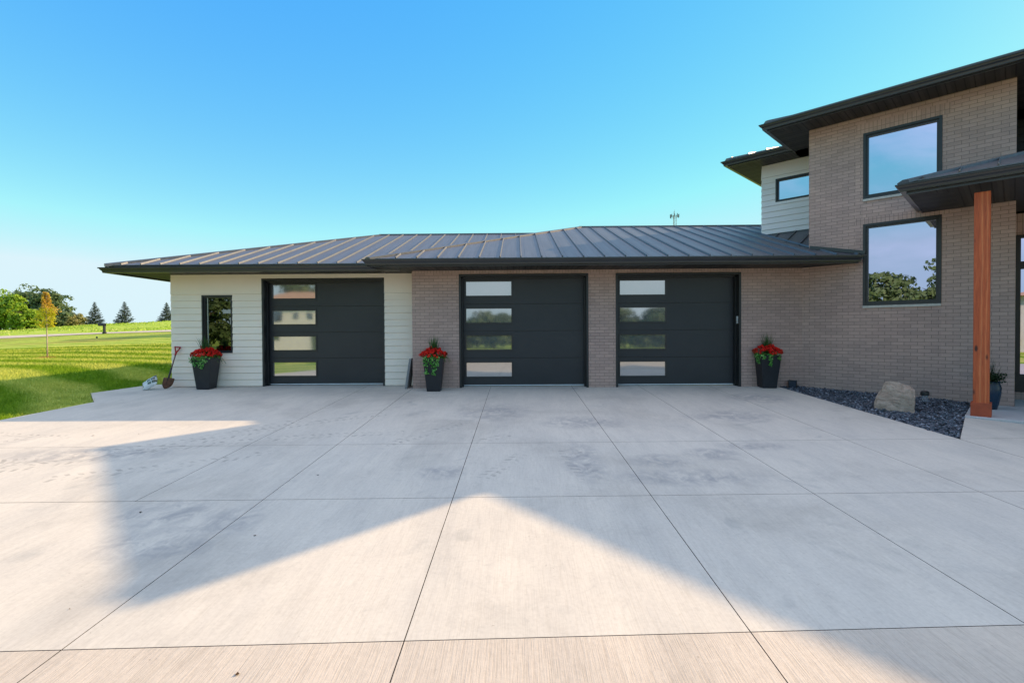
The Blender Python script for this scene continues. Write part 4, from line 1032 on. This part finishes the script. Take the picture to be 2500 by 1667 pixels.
# yellow sapling
def sapling():
    x, y = at(104, 24.0); z = T(x, y); e = empty('young_tree', (x, y, z), label='slender young tree with yellow autumn leaves staked in the lawn', cat='tree')
    b = MB(); b.tube([(0, 0, -.05), (.01, 0, .8), (0, 0, 1.6), (.02, 0, 2.3), (0, 0, 3.1)], [.032, .027, .022, .014, .005], 8)
    r = random.Random(4)
    for k in range(16):
        z0 = 1.55 + k * .085; an = r.uniform(0, 6.28); L_ = .36 - k * .013; b.tube([(0, 0, z0), (math.cos(an) * L_ * .5, math.sin(an) * L_ * .5, z0 + .18), (math.cos(an) * L_ * .8, math.sin(an) * L_ * .8, z0 + .45)], [.009, .006, .002], 5)
    b.build('trunk', M['palebark'], e, uv=False, smooth=True)
    ym = leafmat('yellow_leaves', (.36, .38, .02), (.62, .58, .03), (.70, .56, .03), scale=3, trans=.35)
    om = leafmat('orange_leaves', (.55, .33, .04), (.66, .42, .08), scale=3, trans=.35)
    rr = np.random.default_rng(6); n = 2600; t = rr.uniform(0, 1, n) ** .9; an = rr.uniform(0, 6.283, n)
    prof = np.interp(t, [0, .1, .3, .5, .65, 1], [.26, .36, .38, .30, .20, .10]); rad = prof * np.sqrt(rr.uniform(.1, 1, n)) * (1 + .25 * np.sin(an * 3 + t * 9))
    C = np.stack([rad * np.cos(an), rad * np.sin(an), 1.50 + t * 1.72], 1)
    # one bough reaching out to the right
    k = 260; s = rr.uniform(0, 1, k); C2 = np.stack([.15 + .42 * s + rr.normal(0, .06, k), rr.normal(0, .1, k), 2.1 + .32 * s + rr.normal(0, .07, k)], 1)
    C3 = np.stack([-.33 + rr.normal(0, .07, 120), rr.normal(0, .1, 120), 1.62 + rr.normal(0, .05, 120)], 1)
    C = np.concatenate([C, C2, C3]); keep = np.sin(C[:, 0] * 13 + 1) * np.sin(C[:, 2] * 9) * np.sin(C[:, 1] * 11 + 2) < .35; C = C[keep]
    mi = ((C[:, 2] > 2.45) | ((C[:, 0] > .38) & (C[:, 2] > 2.0))).astype(int) * (rr.uniform(size=len(C)) < .8)
    fast('crown', quads(C, rr.normal(size=(len(C), 3)), rr.uniform(.022, .042, len(C)), rr), 4, [ym, om], e, mi)
    m_ = MB(); V = []; n_ = 40
    mm = simple('wood_mulch', (.26, .10, .035), .95, .1, nvar=.5, nscale=30, bmp=.8)
    ring = [(.48 * (1 + .12 * math.sin(k * 2.3)) * math.cos(k * .157), .48 * (1 + .12 * math.cos(k * 1.7)) * math.sin(k * .157), .01) for k in range(n_)]
    m_.mesh([(0, 0, .09)] + ring + [(p[0] * .55, p[1] * .55, .075) for p in ring], [(0, 1 + n_ + k, 1 + n_ + (k + 1) % n_) for k in range(n_)] + [(1 + k, 1 + (k + 1) % n_, 1 + n_ + (k + 1) % n_, 1 + n_ + k) for k in range(n_)])
    mo = m_.build('mulch_ring', mm, smooth=True, loc=(x, y, z)); tag(mo, 'ring of reddish wood mulch around the young tree', 'mulch')
sapling()

# mailbox
x, y = at(247, 53.5); z = T(x, y); e = empty('mailbox', (x, y, z), label='black post mailbox beside the pale road', cat='mailbox')
b = MB(); b.box(-.09, .09, -.09, .09, 0, 1.02); b.box(-.13, .13, -.13, .13, 0, .22); b.build('post', M['black'], e)
b = MB(); b.box(-.55, .12, -.14, .14, .86, .92); b.tube([(-.62, 0, 1.03), (.1, 0, 1.03)], .13, 12); b.box(-.62, .1, -.13, .13, .92, 1.03); b.build('letter_box', M['black'], e, uv=False)
# lawn sprinkler / utility stub
x, y = at(228, 45); e = empty('utility_cap', (x, y, T(x, y)), label='tiny dark utility marker in the lawn left of the mailbox', cat='marker'); b = MB(); b.tube([(0, 0, 0), (0, 0, .1), (0, 0, .16)], [.07, .07, .03], 10); b.build('cap', M['black'], e, uv=False)

# antenna mast far behind the ridge
def mast():
    y = 250; dep = y + 10.9; x = (1647 - 1250) / 1206 * dep - .0097 * dep; x = 83.2
    e = empty('antenna_mast', (x, y, 0), label='distant lattice cell tower with antenna panels above the garage ridge', cat='antenna mast')
    mt = simple('galvanised_steel', (.30, .33, .35), .6); b = MB(); r0, r1, h = 1.25, .85, 60.6; ang = [1.57, 3.665, 5.76]
    P = lambda k, z: (math.cos(ang[k % 3]) * (r0 + (r1 - r0) * z / h), math.sin(ang[k % 3]) * (r0 + (r1 - r0) * z / h), z)
    for k in range(3): b.tube([P(k, 0), P(k, h)], .11, 5)
    z = 0
    while z < h - 1:
        for k in range(3): b.tube([P(k, z), P(k + 1, z + 2)], .05, 4); b.tube([P(k, z), P(k + 1, z)], .05, 4)
        z += 2
    b.build('lattice', mt, e, uv=False)
    b = MB(); rr = random.Random(3)
    for k in range(3): b.tube([(math.cos(ang[k] + s * .75) * 2.2, math.sin(ang[k] + s * .75) * 2.2, h - .2) for s in (-1, 1)], .07, 4); b.tube([(0, 0, h - .2), (math.cos(ang[k]) * 2.0, math.sin(ang[k]) * 2.0, h - .2)], .07, 4)
    b.tube([(0, 0, h - 2), (0, 0, h + 3.2)], .06, 5); b.tube([(-.3, 0, h), (-.3, 0, h + 2.2)], .14, 5)
    b.build('platform', mt, e, uv=False)
    for k in range(9):
        an = k * .698 + .2; b = MB(); cx, cy = math.cos(an) * 2.15, math.sin(an) * 2.15; hh = rr.uniform(.9, 1.3)
        b.box(cx - .17, cx + .17, cy - .12, cy + .12, h - hh, h + hh * .7); b.build('antenna_panel', simple('antenna_grey', (.10, .13, .14), .6) if k == 0 else bpy.data.materials['antenna_grey'], e)
mast()

# surroundings behind the viewer, seen in the glazing ------------------------
gB = 'trees behind the viewpoint'
spots = [(-37, -33, 8.8, 10, oak), (-44, -26, 8.0, 11, hedge), (-33.5, -38, 9.5, 9, oak), (-50, -36, 8.5, 12, oak), (-27, -58, 15, 15, oak), (-14, -58, 8, 10, hedge), (-10, -50, 5, 9, hedge),
         (-3, -52, 5.2, 10, hedge), (5, -54, 5, 9, oak), (12, -50, 5.4, 9, hedge), (18, -50, 5.2, 9, hedge), (25, -52, 5.5, 10, oak), (34, -52, 6, 10, oak), (-60, -22, 8.0, 12, hedge), (-52, -12, 5.6, 10, oak)]
nm = ['just left of the unfinished house', 'far left of the unfinished house', 'against the side of the unfinished house', 'tall and wide at the far left', 'tallest, rising over the unfinished house roof', 'right of the unfinished house', 'low and bright by the drive end', 'bright, seen in the middle garage door glass',
      'dark, straight behind the drive', 'bright, seen in the right garage door glass', 'bright, right of the drive end', 'dark, in the right hand hedge row', 'dark, at the right end of the row', 'bright, out on the left lawn', 'dark, on the left lawn near the road']
for i, (x, y, h, w_, m_) in enumerate(spots):
    tree('broadleaf_tree', x, y, h, w_, m_, 9000, .22, 60 + i, 'leafy tree behind the viewer, ' + nm[i], 'tree', gB, lumps=18)
tree('broadleaf_tree', -25.5, 38.5, 7.4, 7.5, oak, 3500, .26, 90, 'tree hidden behind the garage that shades the far lawn', 'tree')
tree('broadleaf_tree', -21.5, 36.5, 7.6, 7.5, oak, 3500, .26, 91, 'second hidden tree behind the garage roof', 'tree')
def neighbour():
    e = empty('unfinished_house', (-24, -40, T(-24, -40)), label='unfinished neighbouring house wrapped in white sheeting, behind the viewer', cat='house')
    wr = simple('house_wrap', (.84, .80, .78), .6, nscale=1.5, nvar=.06)
    b = MB(); b.box(-5.2, 5.2, -8, 0, 0, 5.3); b.build('wall', wr, e)
    b = MB(); b.mesh([(-5.9, .7, 5.3), (5.9, .7, 5.3), (5.9, -8.7, 5.3), (-5.9, -8.7, 5.3), (-1.6, -4, 6.9), (1.6, -4, 6.9)], [(0, 1, 5, 4), (1, 2, 5), (2, 3, 4, 5), (3, 0, 4), (3, 2, 1, 0)]); b.build('roof', simple('bare_roof_deck', (.50, .30, .18), .8), e)
    for xx, zz, w_, h_ in ((-3.6, 3.5, .5, .8), (-1.7, 3.4, 1.5, 1.3), (.6, 3.6, .4, .7), (2.0, 3.6, .7, .7), (3.9, 3.4, .6, .8), (3.0, .1, 1.6, 2.1), (-1.9, 1.5, 1.5, .9)):
        b = MB(); b.box(xx - w_ / 2, xx + w_ / 2, .002, .04, zz, zz + h_); b.build('window', M['dglass'], e)
neighbour()

# ------------------------------------------------------------------ grass blades near the driveway (stuff)
def grass():
    r = np.random.default_rng(77); n = 150000
    # density falls off with distance
    dep = 6.5 + 26 * r.uniform(0, 1, n) ** 1.7; u = r.uniform(-1.12, -.66, n); X = u * dep; Y = dep - 10.9
    edge = np.where(Y < -1.5, -8.36, np.where(Y < -.45, -8.14 - (Y + 1.5) * .93, np.where(Y < .95, -9.10 + (Y + .45) * .19, -8.0)))
    edge = np.where(Y < -3.05, -8.45 + (Y + 26) / 23 * .15, edge)
    k = X < edge + .012; X, Y, dep = X[k], Y[k], dep[k]
    Z = ter(X, Y); m = len(X); hgt = r.uniform(.035, .085, m) * np.clip(dep / 12, .9, 1.6); w = .0035 * np.clip(dep / 8, 1, 4)
    an = r.uniform(0, 6.283, m); lean = r.normal(0, .45, (m, 2)) * hgt[:, None]
    A = np.stack([X - np.cos(an) * w, Y - np.sin(an) * w, Z - .01], 1); B = np.stack([X + np.cos(an) * w, Y + np.sin(an) * w, Z - .01], 1)
    C = np.stack([X + lean[:, 0], Y + lean[:, 1], Z + hgt], 1)
    return fast('grass', np.stack([A, B, C], 1).reshape(-1, 3), 3, M['lawn'])
tag(grass(), label='short mown lawn grass along the left driveway edge', cat='grass', kind='stuff')

def tufts():
    r = np.random.default_rng(9); n = 16000; Y = r.uniform(49, 96, n); dep = Y + 10.9; u = r.uniform(-1.1, -.6, n); X = u * dep
    cl = np.sin(X * .35 + 1) * np.sin(Y * .5) + np.sin(X * .13) * .8; k = cl > r.uniform(-.6, 1.2, n); X, Y = X[k], Y[k]; Z = ter(X, Y); m = len(X)
    h = r.uniform(.10, .32, m) * r.uniform(.4, 1, m); w = r.uniform(.05, .16, m); an = r.uniform(0, 6.283, m)
    A = np.stack([X - np.cos(an) * w, Y - np.sin(an) * w, Z - .02], 1); B = np.stack([X + np.cos(an) * w, Y + np.sin(an) * w, Z - .02], 1); C = np.stack([X + r.normal(0, .1, m), Y, Z + h], 1)
    return fast('meadow_grass', np.stack([A, B, C], 1).reshape(-1, 3), 3, leafmat('meadow_weeds', (.20, .34, .03), (.36, .50, .05), (.60, .60, .22), scale=.35))
tag(tufts(), label='uncut weedy meadow grass on the rise beyond the pale road', cat='grass', kind='stuff')

# ------------------------------------------------------------------ light, sky, camera
SKYG, SKYS, SKYV, SKYT = .55, 2.0, 1.9 * 1.57, (.75, .825, .95)
CLD = (6.5, 6.3, 7.2)
SUN = Vector((1.81, .79, 1.0)).normalized()
el = math.asin(SUN.z); az = math.atan2(SUN.x, SUN.y)
ld = bpy.data.lights.new('sun', 'SUN'); ld.energy = 4.75; ld.angle = math.radians(.5); ld.color = (1, .72, .42)
lo = bpy.data.objects.new('sun', ld); COL.objects.link(lo); lo.rotation_euler = (-SUN).to_track_quat('-Z', 'Y').to_euler(); lo.location = (20, 10, 20)
w = bpy.data.worlds.new('World'); scene.world = w; w.use_nodes = True; t = w.node_tree
bg = t.nodes['Background']; sky = t.nodes.new('ShaderNodeTexSky'); sky.sky_type = 'NISHITA'; sky.sun_disc = False
sky.sun_elevation = el; sky.sun_rotation = az; sky.air_density = 1.0; sky.dust_density = .1; sky.ozone_density = 1.5; sky.altitude = 200
# sky colour grading
ga = t.nodes.new('ShaderNodeGamma'); ga.inputs[1].default_value = SKYG
hs = t.nodes.new('ShaderNodeHueSaturation'); hs.inputs['Saturation'].default_value = SKYS; hs.inputs['Value'].default_value = SKYV
L(t, sky.outputs[0], ga.inputs[0]); L(t, ga.outputs[0], hs.inputs['Color'])
grade = mixc(t, 1.0, mixc(t, 1.0, hs.outputs[0], SKYT, 'MULTIPLY'), (3.25, 4.12, 4.45), 'DARKEN')
# cloud veil added overhead to fill shade, and low cloud banks behind the viewer
tcw = t.nodes.new('ShaderNodeTexCoord'); sxw = t.nodes.new('ShaderNodeSeparateXYZ'); L(t, tcw.outputs['Generated'], sxw.inputs[0])
mpw = t.nodes.new('ShaderNodeMapping'); mpw.inputs['Scale'].default_value = (1, 1, 2.2); L(t, tcw.outputs['Generated'], mpw.inputs['Vector'])
cn = noise(t, mpw.outputs[0], 2.6, 7, .58, .35)
hi = ramp(t, sxw.outputs[2], [(.60, 0.), (.80, 1.)])
hi = mth(t, 'MULTIPLY', hi, ramp(t, cn, [(.35, .65), (.6, 1.)]))
yb_ = mth(t, 'MULTIPLY', sxw.outputs[1], -1.0)
lowc = mth(t, 'MULTIPLY', mth(t, 'MULTIPLY', ramp(t, yb_, [(.1, 0.), (.35, 1.)]), ramp(t, cn, [(.50, 0.), (.72, .6)])), ramp(t, sxw.outputs[2], [(.0, 1.), (.55, .6)]))
mask = mth(t, 'MAXIMUM', hi, lowc)
L(t, mixc(t, mask, grade, CLD), bg.inputs['Color']); bg.inputs['Strength'].default_value = .15

yaw, pit, rol = [math.radians(a) for a in (-0.556, -0.83, -0.366)]
fw = Vector((math.sin(yaw) * math.cos(pit), math.cos(yaw) * math.cos(pit), math.sin(pit))); r_ = Vector((math.cos(yaw), -math.sin(yaw), 0)); u_ = r_.cross(fw)
r2 = r_ * math.cos(rol) + u_ * math.sin(rol); u2 = u_ * math.cos(rol) - r_ * math.sin(rol)
cd = bpy.data.cameras.new('camera'); cd.sensor_width = 36; cd.lens = 1206 / 2500 * 36; cd.shift_y = -(833.5 - 823) / 2500; cd.clip_start = .05; cd.clip_end = 6000
co = bpy.data.objects.new('camera', cd); COL.objects.link(co)
mw = Matrix(((r2.x, u2.x, -fw.x, 0), (r2.y, u2.y, -fw.y, -10.9), (r2.z, u2.z, -fw.z, 1.274), (0, 0, 0, 1))); co.matrix_world = mw
scene.camera = co
vs = scene.view_settings; vs.view_transform = 'Standard'; vs.look = 'None'; vs.gamma = 1; vs.exposure = .55
